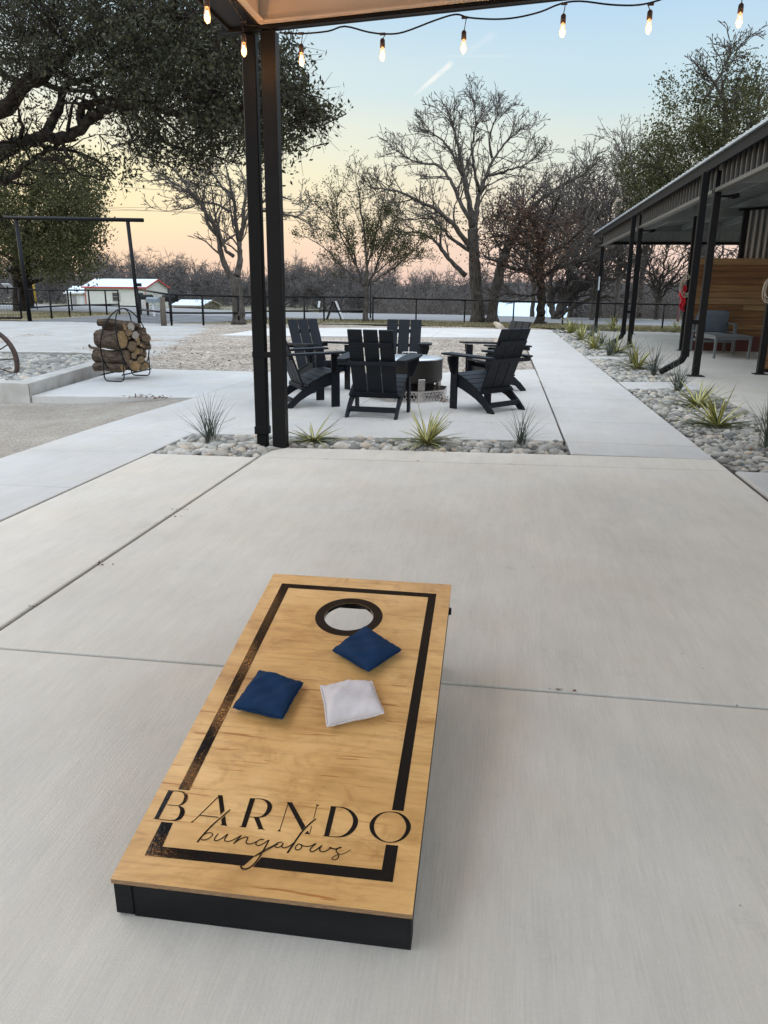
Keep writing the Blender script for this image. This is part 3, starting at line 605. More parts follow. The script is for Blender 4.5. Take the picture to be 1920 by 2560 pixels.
mb = MB(); mb.prism([(BW-.0055, y, z) for y, z in ((.003, BH0-.0128), (.044, BH0-.0055), (.050, .0035), (.008, .0015))], (.0035, 0, 0)); mb.build('side_rail_end', M_bframe, board)
fbox('side_rail', .004, .040, .049, BL_-.006); fbox('side_rail', BW-.040, BW-.004, .045, BL_-.006); fbox('back_rail', .041, BW-.041, BL_-.044, BL_-.008)
for sx in (.05, BW-.05-.036):                        # folding legs
    mb = MB(); a = BT @ Vector((sx+.018, BL_-.085, -.05)); mb.bar(a+Vector((0, 0, .02)), (a.x, a.y+.035, 0.001), .036, .085, up=(0, 1, .1), ch=.003); mb.build('leg', M_bframe, board)
for sx in (-.006, BW-.004):
    mb = MB(); c = BT @ Vector((sx, BL_-.085, -.05)); mb.tube([c, c+Vector((.010, 0, 0))], .012, 12); mb.build('bolt', M_bframe, board)

# ------------------------------------------------------------------ bean bags
def fabric(name, c):
    return mat(name, c, .95, var=.10, vscale=14, bump=.5, bscale=260, bdist=.0012, spec=.15)
M_blue = fabric('navy_duck_cloth', (.010, .030, .074)); M_white = fabric('white_duck_cloth', (.60, .545, .53))
def bag(label, corners, m, seed, wr):
    # corners traced on the board face, in order round the bag
    P = [Vector((*bd(*c), 0)) for c in corners]; ctr = sum(P, Vector())/4; nr = np.random.default_rng(seed)
    n = 34; v = []; f = []; ph = nr.uniform(0, 6, 8)
    for side in (1, -1):
        for j in range(n+1):
            for i in range(n+1):
                s_, t_ = i/n, j/n; q = P[0]*(1-s_)*(1-t_)+P[1]*s_*(1-t_)+P[2]*s_*t_+P[3]*(1-s_)*t_
                a, b_ = abs(2*s_-1), abs(2*t_-1)
                e = max(0, (1-a**2.6))*max(0, (1-b_**2.6)); edge_ = e**.42
                # sides drawn in between the corners
                q = q+(ctr-q)*(.085*(1-(2*s_-1)**2)*b_**3+.085*(1-(2*t_-1)**2)*a**3+.06*(a*b_)**6)
                h = .0245*edge_
                wv = (math.sin(s_*6+t_*4+ph[0])*.0042+math.sin(t_*10-s_*6+ph[1])*.0032+math.sin(s_*19+t_*13+ph[2])*.0013+abs(math.sin((s_*.7+t_)*9+ph[3]))*.0026*wr)*edge_
                pk = .0028*math.sin((s_ if b_ > a else t_)*38+ph[4])*max(a, b_)**6*wr*min(1, edge_*3)
                base = .021+.006*math.sin(ph[5]+s_*3+t_*2)*(a*b_)
                z = base+side*h+(wv+pk if side > 0 else 0)
                if side < 0: z = max(z, .0018)
                v.append((q.x, q.y, z))
    def idx(sd, i, j): return (0 if sd > 0 else (n+1)**2)+j*(n+1)+i
    for j in range(n):
        for i in range(n):
            f.append((idx(1, i, j), idx(1, i+1, j), idx(1, i+1, j+1), idx(1, i, j+1))); f.append((idx(-1, i, j+1), idx(-1, i+1, j+1), idx(-1, i+1, j), idx(-1, i, j)))
    W = [BWm @ Vector(p) for p in v]; o = BWm @ ctr; 
    t = thing('bean_bag', label, 'bean bag', o, 0, 'cornhole bean bags')
    me = bpy.data.meshes.new('bag'); me.from_pydata([w_-o for w_ in W], [], f); me.update()
    bm = bmesh.new(); bm.from_mesh(me); bmesh.ops.remove_doubles(bm, verts=bm.verts[:], dist=.0004); bmesh.ops.recalc_face_normals(bm, faces=bm.faces[:]); bm.to_mesh(me); bm.free()
    b_ = link('cloth_pouch', me, m, t, True); sd = b_.modifiers.new('sub', 'SUBSURF'); sd.levels = sd.render_levels = 1
    # stitched seam flange
    mb = MB(); loop = []
    per = [(i, 0) for i in range(n)]+[(n, j) for j in range(n)]+[(n-i, n) for i in range(n)]+[(0, n-j) for j in range(n)]
    vv = []; 
    for (i, j) in per:
        q = Vector(v[idx(1, i, j)]); d = (q-ctr); d.z = 0; d.normalize(); q0 = q-d*.002; q0.z = q.z-.001; q1 = q+d*.0045; q1.z = q.z+.0012*math.sin(i*1.3+j*.9)
        vv += [BWm @ (q0+Vector((0, 0, .0012))), BWm @ (q1+Vector((0, 0, .0006))), BWm @ (q1-Vector((0, 0, .0006))), BWm @ (q0-Vector((0, 0, .0012)))]
    k = len(per); ff = []
    for a in range(k):
        b2 = (a+1) % k
        for c in range(4): ff.append((a*4+c, a*4+(c+1) % 4, b2*4+(c+1) % 4, b2*4+c))
    mb.add([x-o for x in vv], ff); mb.build('seam', m, t, True)
z6 = lambda x, y: (600+x*600/1659, 1400+y*600/1659)
bag('navy blue bean bag nearest the hole of the board', [z6(866, 502), z6(1125, 655), z6(888, 828), z6(632, 655)], M_blue, 3, .5)
bag('navy blue bean bag at the left stripe of the board', [z6(138, 812), z6(446, 878), z6(300, 1158), z6(-52, 1055)], M_blue, 4, .5)
bag('pale greyish white bean bag lying between the navy ones and the lettering', [z6(556, 920), z6(912, 865), z6(1003, 1115), z6(600, 1190)], M_white, 5, 1.0)

# ------------------------------------------------------------------ patio cover over the camera
pav = thing('patio_cover', 'patio roof corner with cream beams on a black steel post', 'patio roof', (-1.75, 5.95, 0))
o_ = Vector((-1.75, 5.95, 0))
SL = .057                                            # roof rises to the right
def rl(mb, x0, x1, y0, y1, za, zb, m_=0):           # sloping box: z = za/zb + SL*x
    v = []
    for z in (za, zb):
        for x, y in ((x0, y0), (x1, y0), (x1, y1), (x0, y1)): v.append((x-o_.x, y-o_.y, z+SL*(x+1.75)))
    mb.add(v, [(0, 3, 2, 1), (4, 5, 6, 7), (0, 1, 5, 4), (1, 2, 6, 5), (2, 3, 7, 6), (3, 0, 4, 7)]); return mb
# post
mb = MB(); mb.box(-.055, .053, -.03, .075, 0, 3.0, ch=.004); mb.build('post', M_black, pav)
mb = MB(); mb.box(-.075, .07, -.05, .095, .0, .004); 
# front rafter (cream channel inside, black flange outside)
b = MB(); rl(b, -1.80, 3.6, 5.905, 5.915, 3.035, 3.33); rl(b, -1.80, 3.6, 5.86, 5.904, 3.035, 3.045); rl(b, -1.80, 3.6, 5.86, 5.904, 3.32, 3.33)
b.build('front_beam', M_cream, pav)
b = MB(); rl(b, -2.10, 3.6, 5.917, 5.965, 3.008, 3.031); rl(b, -2.10, 3.6, 5.966, 5.985, 3.006, 3.42); b.build('front_fascia', M_black, pav)
b = MB(); b.box(-.06, -.05, -3.2, -.05, 3.036, 3.33); b.box(-.049, -.008, -3.2, -.052, 3.036, 3.046); b.build('side_beam', M_cream, pav)
b = MB(); b.box(-.27, -.062, -3.2, -.035, 3.02, 3.034); b.box(-.29, -.271, -3.2, .078, 3.0, 3.36); b.box(-.062, -.0, -.03, .075, 3.005, 3.034); b.build('side_fascia', M_black, pav)
b = MB(); b.box(-.05, .03, -.10, -.051, 3.10, 3.20); 
b = MB(); 
for k in range(7): rl(b, -1.79, 3.6, 5.0-k*1.2, 5.06-k*1.2, 3.28, 3.345)
b.build('purlin', M_cream, pav)
b = MB()
for k in range(45): rl(b, -2.2+k*.13, -2.2+k*.13+.105, -3.2, 6.1, 3.40, 3.41); rl(b, -2.2+k*.13+.105, -2.2+k*.13+.13, -3.2, 6.1, 3.42, 3.43)
b.build('roof_sheet', M_cream, pav)
# downspout with strap and boot
ds = thing('downspout', 'square black downspout beside the patio post with a boot in the stones', 'downspout', (-1.905, 5.985, 0))
b = MB(); b.box(-.052, .052, -.035, .035, .12, 2.99, ch=.006); b.build('pipe', M_gutter, ds)
b = MB(); b.box(-.058, .058, -.041, .041, .10, .165, ch=.004); b.build('collar', M_gutter, ds)
b = MB(); b.box(-.044, .044, -.030, .030, -.06, .0985, ch=.006); b.build('boot', M_gutter, ds)
b = MB(); b.box(-.054, .155, -.0385, -.0355, .72, .765); b.build('strap', M_gutter, ds)
for x in (-.015, .125):
    b = MB(); b.tube([(x, -.0385, .742), (x, -.0425, .742)], .005, 8); b.build('screw', M_gutter, ds)

# ------------------------------------------------------------------ string lights
def emis(name, c, s):
    m = bpy.data.materials.new(name); m.use_nodes = True; n = m.node_tree.nodes; l = m.node_tree.links; n.remove(n['Principled BSDF']); e = n.new('ShaderNodeEmission'); e.inputs[0].default_value = (*c, 1); e.inputs[1].default_value = s
    l.new(e.outputs[0], n['Material Output'].inputs[0]); return m
M_fil = emis('filament', (1, .46, .10), 480)
M_glass = bpy.data.materials.new('bulb_glass'); M_glass.use_nodes = True; n = M_glass.node_tree.nodes; l = M_glass.node_tree.links; n.remove(n['Principled BSDF'])
tr = n.new('ShaderNodeBsdfTransparent'); gl = n.new('ShaderNodeBsdfGlossy'); gl.inputs[1].default_value = .03; em = n.new('ShaderNodeEmission'); em.inputs[0].default_value = (1, .45, .12, 1); em.inputs[1].default_value = 1.0
ms = n.new('ShaderNodeMixShader'); lw = n.new('ShaderNodeLayerWeight'); lw.inputs[0].default_value = .35; l.new(lw.outputs[1], ms.inputs[0]); l.new(tr.outputs[0], ms.inputs[1]); l.new(gl.outputs[0], ms.inputs[2])
ad = n.new('ShaderNodeAddShader'); l.new(ms.outputs[0], ad.inputs[0]); l.new(em.outputs[0], ad.inputs[1]); l.new(ad.outputs[0], n['Material Output'].inputs[0]); tr.inputs[0].default_value = (1, .86, .7, 1); em.inputs[1].default_value = .5
M_sock = mat('brown_bulb_socket', (.03, .016, .012), .4)
sl = thing('string_lights', 'black string of warm glowing bulbs hung along the patio beams', 'string lights', (-1.75, 5.88, 2.98))
so = Vector(sl.location)
bulbs = [(-1.498, 5.885, 2.835, .10), (-.922, 5.885, 2.85, .09), (-.363, 5.885, 2.88, .075), (.292, 5.885, 2.955, .05), (.845, 5.885, 2.958, .10), (1.407, 5.885, 2.975, .15), (2.0, 5.885, 3.0, .1), (2.6, 5.885, 3.03, .1)]
sideb = [(-1.83, 5.62, 2.835, .10), (-1.83, 4.95, 2.835, .10)]+[(-1.81, 4.31, 2.83, .1), (-1.81, 3.76, 2.83, .1), (-1.80, 3.2, 2.83, .1), (-1.84, 2.62, 2.83, .1), (-1.83, 2.0, 2.83, .1), (-1.83, 1.4, 2.83, .1), (-1.83, .8, 2.83, .1), (-1.83, .1, 2.83, .1)]
path = [(-1.70, 5.885, 2.985)]
fr_path = [PY(x, y, 5.885) for x, y in [(700, 82), (755, 84), (820, 78), (862, 66), (920, 80), (965, 85), (1010, 80), (1090, 50), (1140, 36), (1172, 44), (1235, 48), (1290, 44), (1350, 30), (1400, 10), (1450, 3), (1530, 12), (1600, 12), (1660, -4)]]
fr_path += [Vector((1.0, 5.885, 3.12)), Vector((1.4, 5.885, 3.12)), Vector((2.0, 5.885, 3.10)), Vector((2.6, 5.885, 3.14))]
cb = MB(); cb.tube([p-so for p in spline(fr_path, 4)], .0055, 6)
sp_ = [Vector((-1.70, 5.885, 2.99)), Vector((-1.76, 5.85, 3.0)), Vector((-1.83, 5.75, 2.985))]
for (x, y, z, h) in sideb: sp_ += [Vector((x, y, z+.13)), Vector((x, y-.33, z+.19))]
cb.tube([p-so for p in spline(sp_, 4)], .0055, 6); cb.build('cord', M_black, sl, True)
for i, (x, y, z, h) in enumerate(bulbs+sideb):
    nr = np.random.default_rng(i+40); lean = Vector((nr.uniform(-.08, .08), nr.uniform(-.06, .06), 0)); c = Vector((x, y, z))-so
    if i < len(bulbs): cz = min(fr_path, key=lambda p: abs(p.x-x)).z - so.z
    else: cz = z+.13-so.z
    s_ = MB(); s_.tube([(c.x+lean.x*.3, c.y, cz), (c.x, c.y, c.z+.055)], .003, 6); s_.tube([(c.x, c.y, c.z+.06), (c.x, c.y, c.z+.05), (c.x, c.y, c.z+.005)], [.010, .017, .0175], 14); s_.tube([(c.x-.02, c.y, cz+.001), (c.x+.02, c.y, cz+.001)], .009, 8)
    so_ = s_.build('socket', M_sock, sl, True)
    g_ = MB(); g_.lathe([(.012, .004), (.015, -.01), (.019, -.032), (.0205, -.050), (.0175, -.066), (.010, -.077), (.0005, -.082)], 18, c); g_.build('bulb', M_glass, so_, True)
    f_ = MB()
    for a in range(4): 
        dx, dy = .006*math.cos(a*1.571+.4), .006*math.sin(a*1.571+.4); f_.tube([(c.x+dx*.4, c.y+dy*.4, c.z-.015), (c.x+dx, c.y+dy, c.z-.060)], .0012, 5)
    f_.build('filament', M_fil, so_)
    if i < 6 or i >= len(bulbs):
        pt = bpy.data.lights.new('bulb_light', 'POINT'); pt.energy = 1.4; pt.color = (1, .62, .30); pt.shadow_soft_size = .03
        p_ = bpy.data.objects.new('bulb_light', pt); C.objects.link(p_); p_.location = c+Vector((0, 0, -.04)); p_.parent = so_

# ------------------------------------------------------------------ lawn chairs round the fire pit
def make_chair():
    t = thing('adirondack_chair', 'x', 'lawn chair', (0, 0, 0), 0, 'black slatted lawn chairs round the fire pit')
    topc = [(.29, .365), (.22, .362), (.14, .335), (.05, .295), (-.04, .245), (-.13, .185), (-.22, .11), (-.30, .03), (-.315, .0)]
    bot = [(-.235, .0), (-.15, .075), (-.05, .135), (.05, .18), (.15, .22), (.24, .245), (.29, .25)]
    for s_ in (-1, 1):
        x0 = s_*.255-.0125; mb = MB(); mb.prism([(x0, y, z) for y, z in topc+bot], (.025, 0, 0)); mb.build('side_rail', M_hdpe, t)
    mb = MB(); sp = [(.30, .372), (.235, .372), (.16, .350), (.085, .317), (.01, .280), (-.065, .236), (-.13, .195)]
    for (a, b_) in zip(sp[:-1], sp[1:]):
        A = Vector((0, a[0], a[1]+.008)); B = Vector((0, b_[0], b_[1]+.008)); d = (B-A).normalized(); A += d*.003; B -= d*.003
        m = (A+B)/2; yv = d; zv = Vector((1, 0, 0)).cross(yv); 
        if zv.z < 0: zv = -zv
        mt = Matrix(((1, 0, 0, 0), (0, yv.y, zv.y, m.y), (0, yv.z, zv.z, m.z), (0, 0, 0, 1))); mb.box(-.275, .275, -(B-A).length/2, (B-A).length/2, -.009, .009, mt, .002)
    mb.build('seat', M_hdpe, t)
    lo = Vector((0, -.085, .20)); hi = Vector((0, -.345, .875)); d = (hi-lo).normalized(); nrm = Vector((1, 0, 0)).cross(d)
    mt = Matrix(((1, 0, 0, 0), (0, d.y, nrm.y, lo.y), (0, d.z, nrm.z, lo.z), (0, 0, 0, 1)))
    mb = MB(); ln = (hi-lo).length
    for k in (-1, 0, 1): mb.box(k*.158-.072, k*.158+.072, 0, ln, -.010, .010, mt, .002)
    mb.build('backrest', M_hdpe, t)
    # rails across the back (behind the slats)
    sgn = 1 if nrm.y > 0 else -1
    def rail(z, w_, h, name='back_rail', off=.022):
        f = (z-lo.z)/d.z/ln; c = lo+d*(f*ln)+nrm*(-sgn*off); mb = MB(); m2 = Matrix(((1, 0, 0, c.x), (0, d.y, nrm.y, c.y), (0, d.z, nrm.z, c.z), (0, 0, 0, 1))); mb.box(-w_, w_, -h/2, h/2, -.011, .011, m2, .002); return mb.build(name, M_hdpe, t)
    rail(.735, .212, .05); rail(.225, .243, .06)
    mb = MB(); mb.box(-.345, .345, -.285, -.250, .525, .565, None, .003); mb.build('back_rail', M_hdpe, t)
    for s_ in (-1, 1):
        mb = MB(); x0 = s_*.283; mb.box(x0-.0125, x0+.0125, .205, .300, 0, .572, None, .002); mb.build('leg', M_hdpe, t)
        mb = MB(); mb.prism([(s_*.30, .245, .571), (s_*.385, .245, .571), (s_*.385, .245, .53), (s_*.335, .245, .40), (s_*.30, .245, .37)], (0, .024, 0)); mb.build('arm_bracket', M_hdpe, t)
        a = [(s_*.245, .345), (s_*.405, .345), (s_*.41, .10), (s_*.385, -.12), (s_*.345, -.31), (s_*.262, -.31), (s_*.25, -.20), (s_*.245, .0)]
        mb = MB(); mb.prism([(x, y, .574+.03*(y+.05)) for x, y in a], (0, 0, .021)); mb.build('arm', M_hdpe, t)
    mb = MB(); mb.box(-.242, .242, -.245, -.222, .055, .11, None, .002); mb.build('stretcher', M_hdpe, t)
    mb = MB(); mb.box(-.27, .27, .225, .248, .235, .30, None, .002); mb.build('front_rail', M_hdpe, t)
    return t
ch0 = make_chair()
def face(fx, fy): return math.atan2(-fx, fy)
chairs = [((-1.25, 7.85), face(.07, 1), 'nearest black slatted chair, its back to the camera'),
          ((-.12, 8.50), face(-.76, .64), 'black slatted chair at right front, seen from its back corner'),
          ((-.06, 10.30), face(-.82, -.50), 'black slatted chair at right rear, mostly hidden behind the chair in front'),
          ((-1.30, 10.12), face(.02, -1), 'black slatted chair on the far side of the fire pit, facing the camera'),
          ((-2.34, 9.78), face(.75, -.65), 'black slatted chair at left rear, turned three quarters towards the camera'),
          ((-2.15, 8.40), face(.86, .51), 'black slatted chair at left, partly hidden behind the steel post')]
for i, (p, a, lb) in enumerate(chairs):
    o = ch0 if i == 0 else copy_tree(ch0); o.location = (p[0], p[1], 0); o.rotation_euler = (0, 0, a); o['label'] = lb

# ------------------------------------------------------------------ fire pit
M_pit = mat('bronze_steel_drum', (.022, .019, .016), .38, metal=.4, var=.2, vscale=3, bump=.03, bscale=5, stretch=(1, 1, 6))
M_steel = mat('brushed_steel', (.55, .53, .51), .25, metal=.9, var=.12, vscale=8, bump=.06, bscale=60, stretch=(.2, .2, 6))
M_lid = mat('galvanised_lid', (.60, .62, .64), .28, metal=.55, var=.08, vscale=4)
M_dark = mat('soot_black', (.006, .006, .006), .9)
fp = thing('fire_pit', 'round bronze fire pit with steel lid on a pierced steel skirt', 'fire pit', (-1.08, 9.22, 0))
mb = MB(); mb.lathe([(.0, .205), (.36, .205), (.385, .215), (.395, .24), (.395, .455), (.400, .462), (.402, .472), (.39, .478)], 56); mb.build('drum', M_pit, fp, True)
mb = MB(); mb.lathe([(.403, .470), (.403, .482), (.36, .492), (.2, .499), (.0, .501)], 56); mb.build('lid', M_lid, fp, True)
mb = MB(); mb.tube(spline([(-.085, -.03, .50), (-.085, -.03, .53), (-.07, -.03, .542), (.07, -.03, .542), (.085, -.03, .53), (.085, -.03, .50)], 3), .006, 8); mb.build('lid_handle', M_steel, fp, True)
mb = MB(); mb.lathe([(.0, .06), (.30, .06), (.30, .204), (.0, .2045)], 32); mb.build('ash_pan', M_dark, fp, True)
# octagonal skirt panels with diamond cut-outs
R8 = .475
def skirt(i, open_):
    a0, a1 = R(22.5+45*i), R(67.5+45*i); A = Vector((R8*math.cos(a0), R8*math.sin(a0), 0)); B = Vector((R8*math.cos(a1), R8*math.sin(a1), 0)); d = (B-A); ln = d.length; d.normalize(); nr_ = Vector((d.y, -d.x, 0))
    mb = MB(); h = .13; T = .004
    def q(pts):
        for off in (0,):
            v = [A+d*x+Vector((0, 0, z)) for x, z in pts]; mb.prism(v, nr_*T)
    if not open_: q([(0, .005), (ln, .005), (ln, h), (0, h)])
    else:
        q([(0, .005), (ln, .005), (ln, .018), (0, .018)]); q([(0, h-.02), (ln, h-.02), (ln, h), (0, h)]); q([(0, .018), (.03, .018), (.03, h-.02), (0, h-.02)]); q([(ln-.03, .018), (ln, .018), (ln, h-.02), (ln-.03, h-.02)])
        # lattice: crossing bars leave diamonds
        n = 7; w_ = (ln-.06)/n; z0, z1 = .018, h-.02; zm = (z0+z1)/2+.006
        for k in range(n):
            x0 = .03+k*w_; xm = x0+w_/2; x1 = x0+w_
            for p, e in (((x0, zm), (xm, z1)), ((xm, z1), (x1, zm)), ((x0, zm), (xm, z0)), ((xm, z0), (x1, zm))):
                dv = Vector((e[0]-p[0], e[1]-p[1])); dv.normalize(); nn = Vector((-dv.y, dv.x))*.0052
                q([(p[0]+nn.x, p[1]+nn.y), (e[0]+nn.x, e[1]+nn.y), (e[0]-nn.x, e[1]-nn.y), (p[0]-nn.x, p[1]-nn.y)])
            q([(x0-.007, zm-.006), (x0+.007, zm-.006), (x0+.007, zm+.010), (x0-.007, zm+.010)])
    return mb.build('skirt_panel', M_steel, fp)
for i in range(8): skirt(i, i in (5, 4, 6))
mb = MB(); mb.lathe([(.30, .015), (.46, .012), (.46, .016)], 8); 
for a in range(4):
    an = R(-62+90*a); mb = MB(); c = Vector((.38*math.cos(an), .38*math.sin(an), 0)); m2 = Matrix.Translation(c) @ Matrix.Rotation(an+math.pi/2, 4, 'Z'); mb.box(-.042, .042, -.02, .02, .0, .26, m2, .003); mb.build('leg', M_steel, fp)
sc_ = leafcloud('dry_leaf_heap', np.array([-.63, 8.93, .01])+rg.normal(0, 1, (60, 3))*np.array([.035, .03, .012])+np.array([0, 0, .015]), .035, rg, M_litter); tag(sc_, 'small heap of dry leaves at the foot of the fire pit', 'leaves')

# ------------------------------------------------------------------ planting
def blade(mb_v, mb_f, mb_r, base, az, ln, lean, curl, w_, r_, seg=7, fold=.35, kink=0):
    d = np.array([math.cos(az), math.sin(az)]); s_ = np.array([-math.sin(az), math.cos(az)]); p = np.array(base, float); th = lean; k0 = len(mb_v); col = r_.uniform(0, 1)
    for i in range(seg+1):
        t = i/seg; ww = w_*(1-t**2.2)*(.55+.45*min(1, t*5))/2
        for sgn in (-1, 0, 1):
            q = np.array([p[0]+s_[0]*ww*sgn, p[1]+s_[1]*ww*sgn, p[2]+(ww*fold if sgn else 0)]); q[2] = max(q[2], .002); mb_v.append(tuple(q)); mb_r.append(abs(sgn)*1.0 if seg else 0)
        st = ln/seg; p = p+np.array([d[0]*math.sin(th)*st, d[1]*math.sin(th)*st, math.cos(th)*st]); th += curl/seg
        if kink and i == int(seg*.5): th += kink
    for i in range(seg):
        a = k0+i*3; mb_f.append((a, a+1, a+4, a+3)); mb_f.append((a+1, a+2, a+5, a+4))
def yuccamat():
    m = bpy.data.materials.new('variegated_yucca'); m.use_nodes = True; t = m.node_tree; n = t.nodes; l = t.links; b = n['Principled BSDF']; b.inputs['Roughness'].default_value = .42
    at = n.new('ShaderNodeAttribute'); at.attribute_name = 'rnd'; r = n.new('ShaderNodeValToRGB'); e = r.color_ramp.elements; e.new(.5); e.new(.7)
    e[0].position = 0; e[0].color = (.58, .52, .20, 1); e[1].position = .42; e[1].color = (.47, .42, .10, 1); e[2].position = .60; e[2].color = (.085, .115, .045, 1); e[3].position = 1; e[3].color = (.06, .09, .04, 1)
    l.new(at.outputs['Fac'], r.inputs[0]); l.new(r.outputs[0], b.inputs['Base Color']); return m
M_yuc = yuccamat()
def build_plant(name, kind, loc, seed, sc=1.0, flatn=0):
    r_ = random.Random(seed); nr = np.random.default_rng(seed); v, f, c = [], [], []
    class RR: uniform = staticmethod(r_.uniform)
    if kind == 'yucca':
        n = 42
        for k in range(n):
            az = r_.uniform(0, 6.283); t = k/n; lean = .10+1.45*t**.65+r_.uniform(-.1, .1)
            blade(v, f, c, (math.cos(az)*.012, math.sin(az)*.012, .0+r_.uniform(0, .03)), az, sc*r_.uniform(.27, .44)*(1-flatn*.05), min(1.5, lean+flatn*.25), r_.uniform(.0, .35), .030*sc*r_.uniform(.75, 1.15), RR, 6, .5)
    else:
        n = 62
        for k in range(n):
            az = r_.uniform(0, 6.283); lean = abs(r_.gauss(.25, .38)); blade(v, f, c, (r_.gauss(0, .02), r_.gauss(0, .02), 0), az, sc*r_.uniform(.28, .60), lean, r_.uniform(.15, .95), .0085*sc*r_.uniform(.7, 1.3), RR, 8, .4)
    o = npmesh(name, np.array(v), np.array(f), M_yuc if kind == 'yucca' else M_grassd, None, c if kind == 'yucca' else np.repeat(nr.uniform(0, 1, len(v)//27), 27)[:len(v)], True)
    o.location = loc; return o
plants = [('yucca', (-1.53, 6.20, 0), .90, 2.2, 'yellow striped yucca flopped over the stones beside the steel post'), ('yucca', (-.58, 6.30, 0), .98, .6, 'yellow striped yucca in the middle of the stone strip'),
 ('grass', (-2.38, 6.03, 0), .82, 0, 'thin grey green spiky tuft at the left end of the stone bed'), ('grass', (.20, 6.42, 0), .70, 0, 'thin grey green spiky tuft at the right end of the stone strip'),
 ('yucca', (2.25, 9.15, 0), 1.18, .7, 'large yellow striped yucca beside the walkway, second from the camera'), ('yucca', (2.10, 7.72, 0), 1.12, .7, 'yellow striped yucca nearest the camera in the long stone bed'),
 ('grass', (2.26, 6.75, 0), 1.0, 0, 'grey green spiky tuft cut by the right edge of the view'), ('grass', (2.33, 10.6, 0), .95, 0, 'grey green spiky tuft behind the large yucca by the downspout'),
 ('grass', (2.38, 12.6, 0), 1.15, 0, 'tall arching grey tuft left of the bent downspout'), ('yucca', (2.30, 13.7, 0), 1.3, 0, 'yellow striped yucca between two grey tufts'),
 ('grass', (2.40, 14.8, 0), 1.15, 0, 'grey tuft just behind the paved strip across the stone bed'), ('grass', (2.20, 16.6, 0), 1.15, 0, 'upright grey tuft with yellow leaves behind it'),
 ('yucca', (2.45, 17.3, 0), 1.3, 0, 'yellow yucca right behind the upright grey tuft'), ('yucca', (2.12, 18.5, 0), 1.4, 0, 'bushy yellow yucca in the far half of the stone bed'),
 ('grass', (2.42, 19.8, 0), 1.1, 0, 'grey tuft in the far half of the stone bed'), ('yucca', (2.15, 21.8, 0), 1.6, 0, 'yellow yucca near the far end of the stone bed'),
 ('grass', (2.45, 22.6, 0), 1.2, 0, 'grey tuft near the far end of the stone bed'), ('yucca', (2.15, 25.8, 0), 1.7, 0, 'yellow yucca farthest from the camera in the stone bed'),
 ('yucca', (3.75, 27.9, 0), 1.7, 0, 'yellow yucca standing alone beyond the porch, left'), ('yucca', (5.85, 27.9, 0), 1.5, 0, 'yellow yucca standing alone beyond the porch, right')]
for i, (k, p, s_, fl, lb) in enumerate(plants):
    tag(build_plant('yucca' if k == 'yucca' else 'spiky_grass', k, p, 100+i, s_, fl), lb, 'plant', 'yuccas' if k == 'yucca' else 'spiky tufts')

# ------------------------------------------------------------------ log rack and logs
M_cut = mat('cut_wood_end', (.34, .21, .10), .85, var=.25, vscale=30, bump=.3, col2=(.46, .32, .18))
M_cutp = mat('pale_cut_wood_end', (.45, .38, .31), .85, var=.2, vscale=30, bump=.3)
M_logbark = mat('log_bark', (.035, .022, .014), .95, var=.6, vscale=30, bump=1, bscale=60, stretch=(.35, 1, 1), bdist=.02, col2=(.135, .092, .06))
RZ = Matrix.Translation((-5.42, 10.28, 0)) @ Matrix.Rotation(R(0), 4, 'Z')
rk = thing('log_rack', 'black wire hoop rack holding stacked firewood', 'log rack', (-5.25, 10.32, 0))
ry0, ry1 = -.40, .40
for sx in (-1, 1):
    pts = []
    for k in range(41):
        a = 2*math.pi*k/40; up = .5+.5*math.sin(a); pts.append((sx*(.155*(1-up**2.2)+.006), .45*math.cos(a), .535+.435*math.sin(a)))
    mb = MB(); mb.tube(pts, .009, 7, False); mb.build('hoop', M_black, rk, True)
for y in (ry0, ry1):
    mb = MB(); mb.tube([(-.145, y, .34), (-.145, y, .06), (-.13, y, .025), (-.10, y, .009), (.10, y, .009), (.13, y, .025), (.145, y, .06), (.145, y, .34)], .009, 7); mb.build('leg', M_black, rk, True)
for x in (-.145, .145):
    mb = MB(); mb.tube([(x, ry0-.05, .10), (x, ry1+.05, .10)], .009, 7); mb.build('rail', M_black, rk, True)
# logs lie across the rack: positions traced from the visible cut ends
def log(i, c, d, ln, r, lab, pale=False, seed=0):
    nr = np.random.default_rng(900+i); d = Vector(d).normalized(); up = d.orthogonal().normalized(); q = d.cross(up); n = 22
    lob = [1+.08*math.sin(2*2*math.pi*k/n+i)+.05*math.sin(5*2*math.pi*k/n+i*2)+nr.uniform(-.05, .05) for k in range(n)]
    v = []; m = 7; cap = {}
    for s_ in range(m+1):
        cc = d*(ln*(s_/m-.5))+up*(.012*math.sin(s_*1.1+i))
        ring_ = [cc+(up*math.cos(2*math.pi*k/n)+q*math.sin(2*math.pi*k/n))*r*lob[k]*(1+nr.uniform(-.03, .03)) for k in range(n)]; v += ring_
        if s_ in (0, m): cap[s_] = (cc, ring_)
    f = [(s_*n+k, s_*n+(k+1) % n, (s_+1)*n+(k+1) % n, (s_+1)*n+k) for s_ in range(m) for k in range(n)]+[tuple(range(n))[::-1], tuple(m*n+k for k in range(n))]
    t = thing('firewood_log', lab, 'log', c, 0, 'firewood logs in the hoop rack')
    pydata('bark', v, f, M_logbark, t)
    cm = M_cuts[3] if pale else M_cuts[i % 3]
    for s_, of in ((0, -1), (m, 1)):
        cc, rg2 = cap[s_]; e = MB(); e.add([cc+(p-cc)*.90+d*of*.0025 for p in rg2], [tuple(range(n)) if of > 0 else tuple(range(n))[::-1]]); e.build('cut_end', cm, t)
    return t
def cutmat(name, c, c2):
    m = mat(name, c, .85, var=.25, vscale=34, bump=.3, col2=c2); return m
